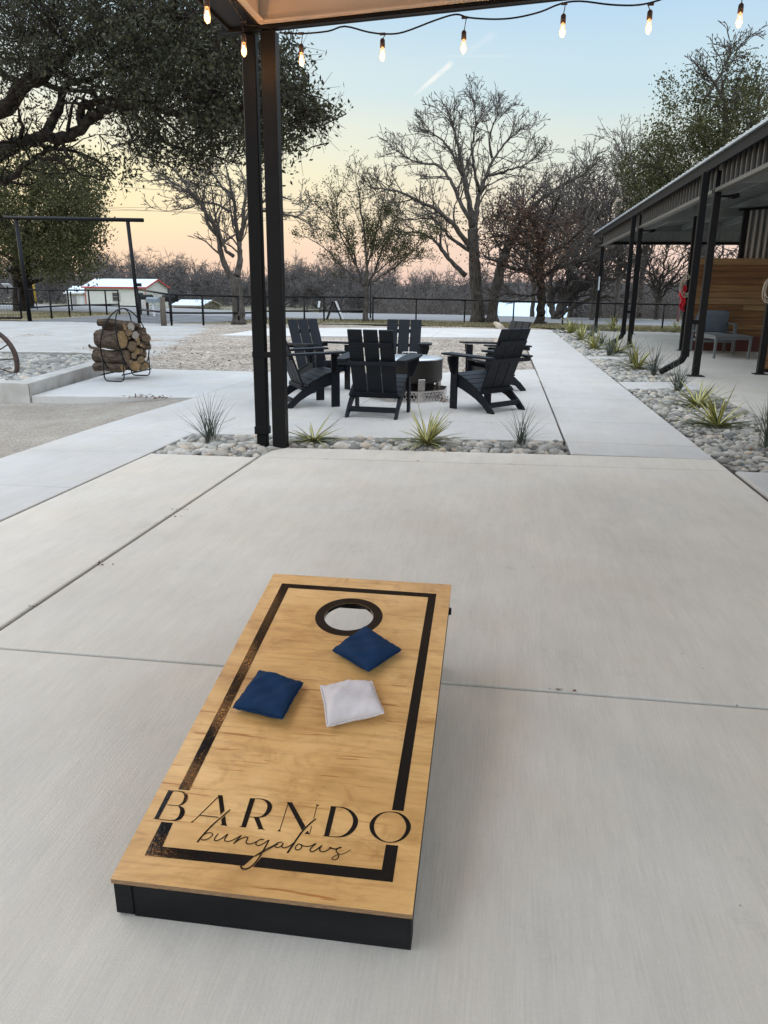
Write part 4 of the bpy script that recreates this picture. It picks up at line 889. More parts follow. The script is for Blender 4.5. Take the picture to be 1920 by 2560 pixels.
M_cuts = [cutmat('cut_wood_honey', (.22, .13, .052), (.31, .195, .085)), cutmat('cut_wood_brown', (.10, .062, .035), (.17, .11, .062)), cutmat('cut_wood_tan', (.15, .10, .052), (.22, .15, .08)), cutmat('cut_wood_pale', (.26, .23, .19), (.36, .32, .27))]
zl = lambda x, y: (220+x*180/1659, 750+y*180/1659)
# (cut end pixel, radius m, length m, heading, label): heading is the log's axis seen from above; the traced end is the right one
logs = [((778, 920), .158, .52, (1, -.28, .0), 'thickest firewood log with long oval cut end'), ((880, 1320), .118, .68, (1, -.22, 0), 'thick firewood log under the thickest one'),
 ((935, 755), .068, .40, (.7, -.8, 0), 'honey coloured round log end near the top of the stack', 0), ((1100, 795), .080, .42, (.95, -.45, .0), 'pale grey oval log end near the top of the stack', 1),
 ((1330, 885), .082, .45, (.6, -.8, 0), 'round golden log end at the right of the stack', 0), ((990, 615), .078, .50, (.8, -.6, 0), 'pale split log end on top of the stack', 1),
 ((845, 650), .052, .45, (1, -.2, 0), 'brown log lying along the top left of the stack'), ((1010, 1080), .096, .5, (.8, -.6, 0), 'broad brown log end in the middle of the stack'),
 ((1150, 990), .040, .35, (.7, -.7, 0), 'small round log end in the middle, left of three'), ((1215, 1050), .032, .35, (.7, -.7, 0), 'small round log end in the middle, centre of three'), ((1290, 1060), .036, .35, (.75, -.65, 0), 'small round log end in the middle, right of three'),
 ((1060, 1280), .062, .45, (.85, -.5, 0), 'oval brown log end low in the middle of the stack'), ((1135, 1170), .060, .4, (.6, -.8, 0), 'dark stubby log in the middle of the stack'), ((1225, 1170), .055, .4, (.7, -.7, 0), 'reddish stubby log in the middle right of the stack'),
 ((1220, 1370), .072, .45, (.7, -.7, 0), 'tilted brown log end low on the right of the stack'), ((1100, 1540), .105, .5, (.75, -.65, 0), 'large bark covered log at the bottom of the stack'), ((930, 1500), .045, .62, (1, -.3, 0), 'thin log at the bottom left of the stack'),
 ((1240, 1570), .060, .4, (.6, -.8, 0), 'upright brown log end at the bottom right'), ((1330, 1510), .062, .4, (.5, -.85, 0), 'brown log end at the far bottom right'), ((1320, 1250), .068, .4, (.9, .1, 0), 'mossy short log on the right flank of the stack'),
 ((1440, 1075), .055, .35, (1, .25, .1), 'stubby log sticking out at the right'), ((1330, 700), .052, .42, (1, .35, 0), 'pointed log sticking out at the upper right'), ((1200, 590), .050, .5, (1, .1, -.12), 'flat log across the top right of the stack'),
 ((820, 545), .065, .45, (1, .1, -.05), 'split reddish log at the very top of the stack'), ((800, 1570), .075, .62, (1, -.25, 0), 'long log at the bottom left of the stack'), ((940, 890), .024, .3, (.8, -.6, 0), 'thin twig-like log end between larger ones'),
 ((1420, 1000), .045, .35, (.8, .5, 0), 'small brown log at the right edge of the stack'), ((1260, 730), .040, .4, (1, .1, 0), 'greyish log under the pointed one'),
 ((270, 1170), .024, .25, (1, -.3, -.35), 'thin stick poking out at the left of the stack'),
 ((1000, 1420), .05, .4, (.8, -.6, 0), 'small dark log wedged low in the stack'), ((1130, 900), .05, .4, (.8, -.6, 0), 'shaded log behind the pale oval end')]
for i, Lg in enumerate(logs):
    (px_, py_), r, ln, hd, lab = Lg[:5]; x, y = zl(px_, py_)
    r *= .76; ln *= .78; Yd = 10.02+(px_-700)/700*.42; e = PY(x, y, Yd); d = Vector(hd).normalized(); c = e-d*(ln/2)
    if c.z-r < .11: c.z = .112+r
    log(i, c, d, ln, r, lab, len(Lg) > 5 and Lg[5] == 1)

# ------------------------------------------------------------------ wagon wheel
M_rust = mat('rusty_steel_wheel', (.05, .030, .024), .8, var=.4, vscale=20, bump=.3, bscale=60, col2=(.10, .055, .04))
wc = PY(-48, 905, 9.6)
wr = .49; wh = thing('wagon_wheel', 'old rusty wagon wheel standing in the stones at the left edge', 'wheel', (wc.x, wc.y, wc.z), R(14))
mb = MB(); n_ = 64; v = []; f = []
for k in range(n_):
    a = 2*math.pi*k/n_
    for (rr_, yy) in ((wr, -.05), (wr, .05), (wr-.035, .05), (wr-.035, -.05)): v.append((rr_*math.cos(a), yy, rr_*math.sin(a)))
for k in range(n_):
    for c in range(4): f.append((k*4+c, k*4+(c+1) % 4, ((k+1) % n_)*4+(c+1) % 4, ((k+1) % n_)*4+c))
mb.add(v, f); mb.build('rim', M_rust, wh)
mb = MB(); mb.tube([(0, -.09, 0), (0, -.06, 0), (0, .06, 0), (0, .09, 0)], [.045, .06, .06, .045], 16); mb.build('hub', M_rust, wh, True)
for k in range(14):
    a = 2*math.pi*k/14+.1; mb = MB(); mb.tube([(.05*math.cos(a), .03*(-1)**k, .05*math.sin(a)), ((wr-.03)*math.cos(a), 0, (wr-.03)*math.sin(a))], .0085, 6); mb.build('spoke', M_rust, wh, True)

# ------------------------------------------------------------------ litter and wheel stops
tag(litter('leaf_litter', [(-4.05, 8.42, -.02), (-3.95, 8.45, -.02), (-4.2, 8.40, -.03)], 70, (.09, .03, .01), 21, .05), kind='stuff')
jl = [(-.8+.35*k, 7.47+.075*k*.35/.35*.33, .0) for k in range(4)]+[(X1+.004, y, 0) for y in (2.6, 3.1, 3.9, 4.05, 4.9, 5.3)]+[(-1.3, 5.58, 0), (-.6, 5.63, 0), (.1, 5.67, 0), (-1.3, 7.43, 0), (-1.1, 7.45, 0), (.24, 2.27, 0), (-1.6, 7.39, 0), (.26, 2.268, 0)]
tag(litter('leaf_litter', jl, 90, (.03, .003, .001), 22, .018), kind='stuff')
gl_ = np.stack([rg.uniform(-9, .5, 800), rg.uniform(12, 21, 800), np.full(800, 0.0)], 1); gl_[:, 0] = np.where(rg.uniform(0, 1, 800) < .7, gl_[:, 0], gl_[:, 0]); gl_[:, 1] = 12.2+9*rg.beta(1.2, 2.2, 800)
tag(leafcloud('leaf_litter', gl_-np.array([0, 0, .018]), .06, rg, M_litter, flat=True), kind='stuff')
M_ws = mat('tan_wheel_stop', (.46, .38, .29), .85, var=.12, vscale=6, bump=.3)
wsp = [((1251, 879), 18.6, 'tan concrete wheel stop nearest the fire pit chairs'), ((1248, 822), 28.8, 'tan concrete wheel stop beyond the cross path'), ((1243, 811), 30.6, 'farthest tan concrete wheel stop, partly hidden by the one in front')]
for (p, Y, lb) in wsp:
    c = PY(p[0], p[1], Y); o = MB(); yaw = 1.9; L_ = .85
    o.prism([(-.09, -L_, 0), (.09, -L_, 0), (.09, -L_, .06), (.045, -L_, .15), (-.045, -L_, .15), (-.09, -L_, .06)], (0, 2*L_, 0)); oo_ = o.build('wheel_stop', M_ws); oo_.location = (c.x, Y+.6, -.03); oo_.rotation_euler = (0, 0, R(6)); tag(oo_, lb, 'wheel stop', 'concrete wheel stops')

# ------------------------------------------------------------------ porch building on the right
M_fasc = mat('charcoal_fascia', (.012, .0125, .013), .6, spec=.12, var=.1, vscale=4)
M_roofm = mat('galvalume_roof', (.50, .55, .60), .35, metal=.4, var=.06, vscale=3)
M_soff = mat('grey_steel_underside', (.22, .235, .23), .5, var=.08, vscale=2, metal=.1)
M_chan = mat('bronze_grey_channel', (.12, .115, .105), .4, metal=.3)
M_rib = mat('dark_ribbed_panel', (.008, .008, .008), .6, spec=.15)
M_corr = mat('corrugated_steel', (.40, .40, .38), .38, metal=.35, var=.08, vscale=3)
M_pine = mat('stained_pine_boards', (.26, .125, .045), .6, var=.3, vscale=3, bump=.3, bscale=25, stretch=(.35, 4, 6), col2=(.42, .23, .09))
po = thing('porch', 'long open porch with silver metal roof on black posts along the right', 'porch', (3.05, 12.8, 0)); q0 = Vector((3.05, 12.8, 0))
def pbox(mb, x0, x1, y0, y1, z0, z1, ch=0): return mb.box(x0-q0.x, x1-q0.x, y0-q0.y, y1-q0.y, z0, z1, None, ch)
YE, YN = 28.2, 3.0
b = MB(); pbox(b, 2.93, 2.965, YN, YE, 3.03, 3.185); b.build('fascia', M_fasc, po)
RS = .075
def rz_(x): return 3.20+(x-3.0)*RS
b = MB()
def slope(mb, x0, x1, y0, y1, t0, t1):
    v = []
    for t in (t0, t1):
        for x, y in ((x0, y0), (x1, y0), (x1, y1), (x0, y1)): v.append((x-q0.x, y-q0.y, rz_(x)+t))
    mb.add(v, [(0, 3, 2, 1), (4, 5, 6, 7), (0, 1, 5, 4), (1, 2, 6, 5), (2, 3, 7, 6), (3, 0, 4, 7)])
slope(b, 2.90, 12, YN, YE, .0, .012)
for k in range(int((YE-YN)/.3)): slope(b, 2.90, 12, YN+.3*k, YN+.3*k+.04, .0125, .035)
slope(b, 2.885, 2.93, YN, YE, -.02, .014); b.build('roof', M_roofm, po)
b = MB()
slope(b, 2.966, 12, YN, YE-.05, -.03, -.006)
for k in range(int((YE-YN)/.3)): slope(b, 2.97, 12, YN+.3*k+.1, YN+.3*k+.14, -.045, -.0305)
b.build('ceiling', M_soff, po)
b = MB()
for x in (4.2, 5.4, 6.6, 7.8): slope(b, x, x+.06, YN, YE-1.3, -.20, -.046)
b.build('purlin', M_soff, po)
bays = [(YN, 5.9), (5.9, 12.8), (12.8, 19.6), (19.6, 26.75)]
for i, (a, c) in enumerate(bays[1:]):
    a2 = a+(.10 if i else 0); pr_ = [(3.06, a2+.02)]; y = a2+.08; rb_ = []
    while y < c-.1: pr_ += [(3.06, y), (3.03, y+.003), (3.03, y+.029), (3.06, y+.032)]; rb_ += [len(pr_)-5+k for k in (1, 2, 3)]; y += .235
    pr_.append((3.06, c-.06)); K = len(pr_); v_ = [(x-q0.x, y_-q0.y, z) for z in (2.76, 3.16) for x, y_ in pr_]
    pb_ = pydata('wall_band', v_, [(k, k+1, K+k+1, K+k) for k in range(K-1)], [M_rib, M_chan], po)
    for k, f_ in enumerate(pb_.data.polygons): f_.material_index = 1 if k in rb_ else 0
    b = MB(); pbox(b, 3.0, 3.10, a2+.03, c-.055, 2.70, 2.755, .004); b.build('header_channel', M_chan, po)
b = MB()
v_ = [(x-q0.x, 26.72-q0.y, z) for x, z in ((3.1, 2.84), (12, 2.84), (12, rz_(12)-.05), (3.1, rz_(3.1)-.05))]; b.prism(v_, (0, .02, 0))
for k in range(44): pbox(b, 3.2+k*.2, 3.24+k*.2, 26.69, 26.719, 2.85, 3.10)
pbox(b, 3.1, 12, 26.66, 26.689, 3.12, 3.16); b.build('gable_panel', M_soff, po)
b = MB(); 
pbox(b, 3.0, 12, 26.66, 26.84, 2.76, 2.839); b.build('end_beam', M_black, po)
for i, y in enumerate((12.8, 19.55, 26.75)):
    b = MB(); pbox(b, 3.0, 3.10, y-.05, y+.05, 0, 3.0, .004); pbox(b, 2.93, 3.17, y-.12, y+.12, 0, .012); b.build('post', M_black, po)
for i, (x, y) in enumerate(((4.19, 13.38), (4.09, 18.74), (4.1, 26.0))):
    b = MB(); pbox(b, x-.05, x+.05, y-.05, y+.05, .0, 2.9 if i != 2 else 2.6, .004); pbox(b, x-.10, x+.10, y-.10, y+.10, 0, .012); b.build('inner_post', M_black, po)
for y in (12.8, 19.55):                               # rafters in from each post
    b = MB(); slope(b, 3.1, 12, y-.05, y+.05, -.40, -.206); b.build('rafter', M_soff, po)
b = MB(); pbox(b, 5.28, 12, 19.25, 19.27, 1.9, 3.1); b.build('back_wall_lining', M_soff, po)
b = MB(); x = 5.29
while x < 12: b.prism([(x-q0.x, 19.20-q0.y, 1.85), (x+.02-q0.x, 19.165-q0.y, 1.85), (x+.055-q0.x, 19.165-q0.y, 1.85), (x+.075-q0.x, 19.20-q0.y, 1.85)], (0, 0, 1.22+.07*(x-5.3))); x += .13
b.build('corrugated_wall', M_corr, po)
b = MB(); pbox(b, 5.19, 5.275, 19.12, 19.24, 0, 3.06); b.build('corner_trim', M_black, po); b = MB(); b.bar((5.05-q0.x, 19.10-q0.y, 3.06), (12-q0.x, 19.10-q0.y, 3.55), .12, .05); b.build('wall_cap', M_black, po)
def plankwall(name, x0, x1, Y, z1, seed, lab):
    t = thing(name, lab, 'wood wall', (x0, Y, 0), 0, 'pine board walls under the porch'); r_ = random.Random(seed); z = .06; i = 0
    while z < z1:
        h = r_.choice([.13, .14, .145, .15]); x = 0
        brk = r_.uniform(.8, 3.0)
        for (a, c) in ((0, min(brk, x1-x0)), (min(brk, x1-x0)+.003, x1-x0)):
            if c-a < .05: continue
            dy = r_.uniform(0, .006); mb = MB(); mb.box(a, c, dy, .022+dy, z, z+h-.008, None, .002); m_ = M_pines[r_.randrange(len(M_pines))]; mb.build('board', m_, t)
        z += h; i += 1
    mb = MB(); mb.box(-.002, x1-x0, .04, .09, .0, z1-.05); mb.build('backing', M_dark, t)
    return t
M_pines = [mat('pine_board_%s' % nm, c, .6, var=.25, vscale=4, bump=.3, bscale=25, stretch=(.3, 1, 5), col2=c2) for nm, c, c2 in
           (('honey', (.25, .125, .042), (.36, .20, .08)), ('amber', (.19, .085, .026), (.27, .135, .045)), ('tan', (.28, .16, .066), (.38, .235, .11)), ('brown', (.17, .075, .028), (.25, .12, .045)))]
plankwall('plank_wall', 4.28, 8.5, 18.95, 1.98, 3, 'tall wall of stained pine boards behind the porch seats')
plankwall('plank_wall', 4.33, 8.5, 13.72, 1.95, 8, 'nearer wall of stained pine boards cut by the right edge of the view')
b = MB(); b.box(0, 4, 0, .03, 0, .34); o = b.build('red_skirting', mat('red_brown_skirt', (.10, .025, .015), .6)); o.location = (4.3, 18.86, 0); tag(o, 'dark red board along the foot of the pine wall', 'skirting')
# bent downspouts
def dspout(x, y, lab, long=1.0):
    t = thing('bent_downspout', lab, 'downspout', (x, y, 0), 0, 'black porch downspouts'); b = MB(); b.box(-.05, .05, -.04, .04, .36, 2.98, None, .006); b.build('pipe', M_gutter, t)
    b = MB(); b.box(-.058, .058, -.047, .047, .30, .42, None, .005); b.build('collar', M_gutter, t)
    b = MB(); b.bar((0, 0, .33), (-.06, -.02, .22), .088, .10, (0, 1, 0), .005); b.bar((-.055, -.02, .235), (-.36*long, -.08, .06), .084, .10, (0, 1, 0), .006); b.build('elbow', M_gutter, t)
    b = MB(); b.box(.05, .19, -.012, .012, .80, .86); b.build('strap', M_gutter, t); return t
dspout(2.855, 12.78, 'bent black downspout at the near porch post'); dspout(2.875, 19.5, 'bent black downspout at the middle porch post', .9)
# flood lights under the header
for y in (13.15, 19.95):
    t = thing('flood_light', 'small black flood light under the porch header by the %s post' % ('near' if y < 15 else 'middle'), 'light', (3.2, y, 2.70)); b = MB(); b.box(-.03, .12, -.03, .03, -.03, .0, None, .004); b.build('arm', M_black, t); b = MB(); b.bar((.12, 0, -.03), (.24, .02, .0), .14, .07, ch=.008); b.build('head', M_black, t)
# lounge furniture
M_alu = mat('grey_aluminium_frame', (.16, .17, .175), .4, metal=.2); M_cush = mat('slate_cushion', (.115, .14, .165), .95, var=.12, vscale=8, bump=.4, bscale=150, bdist=.002); M_seatc = mat('pale_grey_cushion', (.30, .31, .32), .95, bump=.3, bscale=120, bdist=.002, var=.06)
tb = thing('coffee_table', 'low grey metal coffee table in front of the cushioned porch chair', 'table', (4.6, 17.1, 0))
b = MB(); b.box(-.36, .36, -.56, .56, .42, .45, None, .004); b.build('table_top', M_alu, tb); b = MB(); b.box(-.345, .345, -.545, .545, .375, .4195); b.build('apron', M_alu, tb)
for x in (-.33, .33):
    for y in (-.53, .53): b = MB(); b.box(x-.022, x+.022, y-.022, y+.022, 0, .418, None, .003); b.build('leg', M_alu, tb)
def cushion(mb, x0, x1, y0, y1, z0, z1, n=10, puff=.03, mtx=None):
    bm = bmesh.new(); bmesh.ops.create_cube(bm, size=1); bmesh.ops.subdivide_edges(bm, edges=bm.edges[:], cuts=6, use_grid_fill=True)
    for q in bm.verts:
        x, y, z = q.co*2; s_ = lambda a: math.copysign(abs(a)**1.0, a); fx, fy_, fz = 1-abs(x)**4, 1-abs(y)**4, 1-abs(z)**4
        q.co = Vector(((x0+x1)/2+x*(x1-x0)/2*(1-.05*(1-fz)-.04*(1-fy_)), (y0+y1)/2+y*(y1-y0)/2*(1-.05*(1-fz)-.04*(1-fx))+0, (z0+z1)/2+z*(z1-z0)/2*(.72+.28*fx*fy_)))
        if mtx is not None: q.co = mtx @ q.co
    bm.verts.index_update(); mb.add([q.co.copy() for q in bm.verts], [tuple(x.index for x in q.verts) for q in bm.faces]); bm.free(); return mb
def lounge(loc, rz, lab):
    t = thing('lounge_chair', lab, 'armchair', loc, rz, 'cushioned metal porch chairs')
    for x in (-.36, .36):
        for y in (-.34, .34): b = MB(); b.box(x-.03, x+.03, y-.022, y+.022, 0, .62, None, .003); b.build('leg', M_alu, t)
        b = MB(); b.box(x-.035, x+.035, -.34, .36, .621, .65, None, .004); b.build('arm', M_alu, t)
        b = MB(); b.box(x-.012, x+.012, -.318, .318, .45, .47); b.build('side_rail', M_alu, t)
    b = MB(); b.box(-.33, .33, -.33, .33, .24, .30, None, .003); b.build('seat_frame', M_alu, t)
    b = MB(); cushion(b, -.325, .325, -.36, .28, .30, .44); b.build('seat_cushion', M_seatc, t, True)
    m_ = Matrix.Translation((0, .25, .42)) @ Matrix.Rotation(R(-78), 4, 'X'); b = MB(); cushion(b, -.33, .33, -.50, .0, -.07, .07, mtx=m_); b.build('back_cushion', M_cush, t, True)
    b = MB(); b.box(-.33, .33, .345, .365, .45, .80); b.build('back_frame', M_alu, t); return t
lounge((4.62, 18.25, 0), 0, 'porch armchair with slate blue back cushion against the pine wall'); lounge((5.95, 17.6, 0), R(-90), 'porch armchair at the right, half hidden by the post')
# ropes and red cloth
def rope(loc, lab, sc=1, seed=1):
    t = thing('coiled_rope', lab, 'rope', loc, 0, 'ropes hung on porch posts'); r_ = random.Random(seed); mb = MB()
    for k in range(6):
        w_ = .085*sc*r_.uniform(.7, 1.15); h = .34*sc*r_.uniform(.85, 1.15); dx = r_.uniform(-.02, .02); pts = [(dx+w_*math.sin(a), -.02-.008*k+.01*math.sin(2*a), -h*.5+h*.5*math.cos(a)) for a in [2*math.pi*j/20 for j in range(21)]]; mb.tube(pts, .0075, 6, False)
    mb.tube([(0, 0, .05), (.01, -.03, .02), (.02, -.04, -.1)], .008, 6); mb.build('coil', M_rope, t, True); return t
rope((4.12, 13.30, 1.50), 'tan rope coiled on the nearest inner porch post', 1.0, 1); rope((4.02, 18.66, 1.66), 'grey rope hanging above the red cloth on the far porch post', 1.25, 2)
cv = []; cf = []; nc = 14
for j in range(nc+1):
    for i in range(7):
        t_ = j/nc; x = -.10+.14*(i/6)+.03*math.sin(j*.9)-(.05*(1-t_)); y = -.03+.03*math.sin(i*1.9+j*.35); cv.append((x*.8, y, -.56*t_*(1 if i != 0 else .95)+.02*math.sin(i)))
cf = [(j*7+i, j*7+i+1, (j+1)*7+i+1, (j+1)*7+i) for j in range(nc) for i in range(6)]
o = pydata('red_cloth', cv, cf, M_red, None, True); o.location = (4.02, 18.67, 1.45); sm_ = o.modifiers.new('solid', 'SOLIDIFY'); sm_.thickness = .006; tag(o, 'bright red cloth hanging on the far porch post', 'cloth')
o = MB(); o.box(-.02, .02, -.02, .02, 0, .42); o.add([], []); o = o.build('marker_strip', mat('pale_strip', (.55, .62, .66), .4)); o.location = (3.02, 26.6, 1.35); tag(o, 'pale strip fixed to the farthest porch post', 'strip')

# ------------------------------------------------------------------ entrance gate, fences, mailboxes
def pipe(mb, a, b, r, n=10): mb.tube([a, b], r, n); return mb
ga = thing('entrance_gateway', 'tall black pipe gateway over the drive at left', 'gateway', (-16.0, 28.2, 0)); g0 = Vector((-16.0, 28.2, 0))
def gp(mb, a, b, r, n=10): return pipe(mb, Vector(a)-g0, Vector(b)-g0, r, n)
b = MB(); gp(b, (-18.22, 28.2, -.1), (-18.32, 28.2, 3.68), .075, 14); b.build('post', M_black, ga, True)
b = MB(); gp(b, (-13.62, 28.05, -.1), (-13.86, 28.2, 3.62), .07, 14); b.build('post', M_black, ga, True)
b = MB(); gp(b, (-18.80, 28.2, 3.76), (-13.25, 28.2, 3.66), .07, 14); b.build('top_beam', M_black, ga, True)
b = MB(); b.box(.0, .14, -.06, .06, 0, .12); o = b.build('gate_sensor', M_black, ga); o.location = Vector((-13.62, 28.1, 1.32))-g0
M_mesh = mat('mesh_wire', (.03, .03, .03), .6)
def wiremesh(mb, A, B, z0, z1, st=.10, r=.003):
    A = Vector(A); B = Vector(B); d = B-A; ln = d.length; n = int(ln/st)
    for k in range(n+1): p = A+d*(k/n); mb.bar((p.x, p.y, z0), (p.x, p.y, z1), r*2, r*2, (1, 0, 0))
    z = z0
    while z < z1: mb.bar((A.x, A.y, z), (B.x, B.y, z), r*2, r*2); z += st
lf = thing('swing_gate', 'black pipe and mesh gate leaf standing open at the left edge', 'gate', (-18.5, 28.1, 0)); l0 = Vector((-18.5, 28.1, 0))
for a, c, r in (((-18.5, 28.1, 1.20), (-22.5, 26.9, 1.20), .035), ((-18.5, 28.1, .10), (-22.5, 26.9, .10), .035), ((-18.5, 28.1, .62), (-22.5, 26.9, .62), .03), ((-18.5, 28.1, .10), (-18.5, 28.1, 1.20), .035), ((-19.7, 27.74, .10), (-19.7, 27.74, 1.20), .03), ((-21.0, 27.35, .10), (-21.0, 27.35, 1.20), .03)):
    b = MB(); pipe(b, Vector(a)-l0, Vector(c)-l0, r); b.build('rail' if a[2] == c[2] else 'upright', M_black, lf, True)
b = MB(); wiremesh(b, (0, 0, 0), (-4.0, -1.2, 0), .12, .62); b.build('mesh', M_mesh, lf)
go = thing('gate_opener', 'dark blue gate motor box with a small solar panel above', 'gate motor', (-20.35, 28.6, 0))
b = MB(); b.box(-.38, .38, -.22, .22, .45, .98, None, .02); b.build('box', mat('navy_box', (.012, .018, .035), .5), go)
b = MB(); b.box(-.06, .06, -.06, .06, -.1, .4499); b.build('post', M_black, go)
sp2 = PY(18, 715, 28.6); m_ = Matrix.Rotation(R(-35), 4, 'X')
b = MB(); b.box(-.17, .17, -.13, .13, 0, .02, m_); o = b.build('solar_panel', mat('pale_panel_frame', (.6, .62, .64), .4), go); o.location = Vector((sp2.x-go.location.x, 0, sp2.z)); b = MB(); b.box(-.14, .14, -.10, .10, .0205, .026, m_); b.build('cell', mat('solar_cell', (.10, .14, .17), .2), o)
b = MB(); b.box(-.015, .015, -.015, .015, .981, sp2.z); o = b.build('mast', M_black, go); o.location = (sp2.x-go.location.x, 0, 0)
def fence(name, label, pts, ztop, rails, r_post=.04, grp='black pipe fences', extra=()):
    t = thing(name, label, 'fence', (pts[0][0], pts[0][1], 0), 0, grp); o0 = Vector((pts[0][0], pts[0][1], 0))
    for i, p in enumerate(pts):
        zt = ztop[i] if isinstance(ztop, (list, tuple)) else ztop; b = MB(); pipe(b, Vector((p[0], p[1], -.15))-o0, Vector((p[0], p[1], zt+.03))-o0, r_post); b.build('post', M_black, t, True)
    for fr in rails:
        b = MB(); 
        for i in range(len(pts)-1):
            za = (ztop[i] if isinstance(ztop, (list, tuple)) else ztop)*fr; zb = (ztop[i+1] if isinstance(ztop, (list, tuple)) else ztop)*fr
            pipe(b, Vector((*pts[i], za))-o0, Vector((*pts[i+1], zb))-o0, .034)
        b.build('rail', M_black, t, True)
    return t
fence('pipe_fence', 'black pipe fence running out along the drive behind the gateway post', [(-18.35, 28.3), (-18.95, 30.9), (-19.35, 33.0), (-19.4, 34.9), (-19.25, 36.2), (-19.2, 37.4)], 1.15, (1, .42))
fence('pipe_fence', 'short black rail fence by the road left of the white building', [(-25.2, 43.3), (-19.9, 41.0)], 1.0, (.30, ), .045)
f2 = fence('pipe_fence', 'black pipe fence from the gateway to the bare tree, with wire mesh at its start', [(-13.62, 28.05), (-11.75, 26.7), (-10.85, 27.45), (-9.9, 28.6), (-9.2, 29.8)], [1.22, 1.05, 1.03, 1.0, 1.0], (1, .40))
b = MB(); wiremesh(b, (0, 0, 0), (1.55, -1.2, 0), .05, 1.1, .10, .0028); b.build('mesh', M_mesh, f2)
tp_ = thing('timber_post', 'thick weathered timber post beside the gateway fence', 'post', (-11.98, 26.55, 0)); b = MB(); b.tube([(0, 0, -.1), (0, 0, .5), (0, .02, .97)], [.105, .098, .09], 14); b.build('timber', mat('weathered_timber', (.10, .08, .06), .95, var=.4, vscale=8, stretch=(1, 1, .2), bump=.8, bscale=30), tp_, True)
xs_ = [(632, 30.4), (711, 31.6), (761, 32.2), (810, 32.8)]
fence('pipe_fence', 'black two rail pipe fence between the steel post and the small tree', [(PY(x, 795, Y).x, Y) for x, Y in xs_]+[(PY(918, 795, 33.4).x, 33.4)], .99, (1, .42), .036)
xs_ = [(932, 33.5), (1040, 34.0), (1161, 34.1), (1283, 33.8), (1407, 33.0), (1536, 32.3), (1658, 31.3), (1790, 30.2)]
fence('pipe_fence', 'long black single rail pipe fence along the road at right', [(PY(x, 795, Y).x, Y) for x, Y in xs_], [.97, .94, .92, .90, .89, .88, .88, .88], (1,), .032)
def mailbox(p, Y, zb, col, post, lab, w_=.11, ln=.5, rz=R(80)):
    c = PY(p[0], p[1], Y); t = thing('mailbox', lab, 'mailbox', (c.x, Y, 0), rz, 'roadside mailboxes'); v = [(-w_, 0, 0), (w_, 0, 0), (w_, 0, .14)]+[(w_*math.cos(a), 0, .14+w_*math.sin(a)) for a in [math.pi*k/8 for k in range(1, 8)]]+[(-w_, 0, .14)]
    b = MB(); b.prism([(x, -ln/2, z+c.z-.1) for x, _, z in v], (0, ln, 0)); b.build('box', col, t)
    b = MB(); b.box(-.04, .04, -.04, .04, -.3, c.z-.1); b.build('post', post, t)
    b = MB(); b.box(w_+.001, w_+.008, -.1, -.07, c.z+.0, c.z+.12); b.build('flag', M_red, t); return t
M_wp = mat('white_post_paint', (.7, .7, .7), .6); M_gm = mat('grey_mailbox_paint', (.22, .26, .28), .4)
mailbox((349, 739), 37.5, .7, M_black, M_black, 'upright black mailbox just right of the gateway post', .09, .34); mailbox((367, 744), 36.8, .7, M_black, M_black, 'wide black mailbox between the gateway post and the grey mailbox', .10, .62)
mailbox((383, 751), 35.9, .7, M_gm, M_wp, 'grey mailbox on a white post', .11, .66); mailbox((425, 748), 30.5, .8, M_black, M_black, 'large black mailbox right of the timber post', .13, .62)
# guy marker, sign board, poles, wires
yp = G(86, 762); yb = (-27.2, 43.6)
t = thing('guy_marker', 'leaning yellow guy wire marker by the road', 'marker pole', (yb[0], yb[1], 0)); b = MB(); c1 = PY(91, 762, 43.6); c2 = PY(82, 703, 43.6); l1 = Vector((yb[0], yb[1], 0)); b.tube([Vector((c1.x, 43.6, .45))-l1, c2-l1], .055, 8); b.build('sleeve', mat('yellow_sleeve', (.62, .42, .04), .6), t, True); b = MB(); b.tube([(PY(94, 775, 43.6).x-l1.x, 0, -.2), Vector((c1.x, 43.6, .45))-l1], .03, 6); b.build('stub', M_black, t)
sg = thing('a_frame_sign', 'folding sidewalk sign seen edge on, one white face, behind the fence', 'sign', (-7.25, 34.6, 0), R(6)); cw_ = PY(836, 797, 34.6)
sg.location = (cw_.x, 34.6, 0)
b = MB(); m1 = Matrix.Rotation(R(17), 4, 'Y'); 
b.prism([(-.36, -.3, .0), (-.315, -.3, .0), (-.015, -.3, .78), (-.055, -.3, .80)], (0, .6, 0)); b.build('front_board', M_black, sg); b = MB(); b.prism([(.36, -.3, .0), (.315, -.3, .0), (.0, -.3, .78), (.045, -.3, .80)][::-1], (0, .6, 0)); b.build('rear_board', M_black, sg)
b = MB(); b.prism([(.405, -.28, .03), (.365, -.28, .03), (.05, -.28, .80), (.085, -.28, .80)][::-1], (0, .56, 0)); b.build('white_panel', M_wp, sg)
c = PY(804, 760, 33.2); b = MB(); b.box(-.045, .045, -.01, .01, -.13, .13); o = b.build('white_plate', M_wp); o.location = (c.x, 32.72, c.z); o.rotation_euler = (0, R(8), 0); tag(o, 'small narrow white plate wired to the fence near the folding sign', 'plate')
M_pole = mat('utility_pole_wood', (.11, .095, .085), .95, var=.3, vscale=6, stretch=(1, 1, .1))
def pole(px, Y, h, r, lab, m=M_pole, base=-2.5):
    x = PY(px, 780, Y).x; b = MB(); b.tube([(0, 0, base), (0, 0, h)], [r, r*.7], 10); o = b.build('utility_pole', m, None, True); o.location = (x, Y, 0); return tag(o, lab, 'pole')
pole(1713, 48, 6.0, .14, 'tall grey pole seen past the porch posts'); pole(1697, 40, 1.6, .09, 'short dark red steel post beyond the porch', mat('dark_red_steel', (.06, .014, .012), .5))
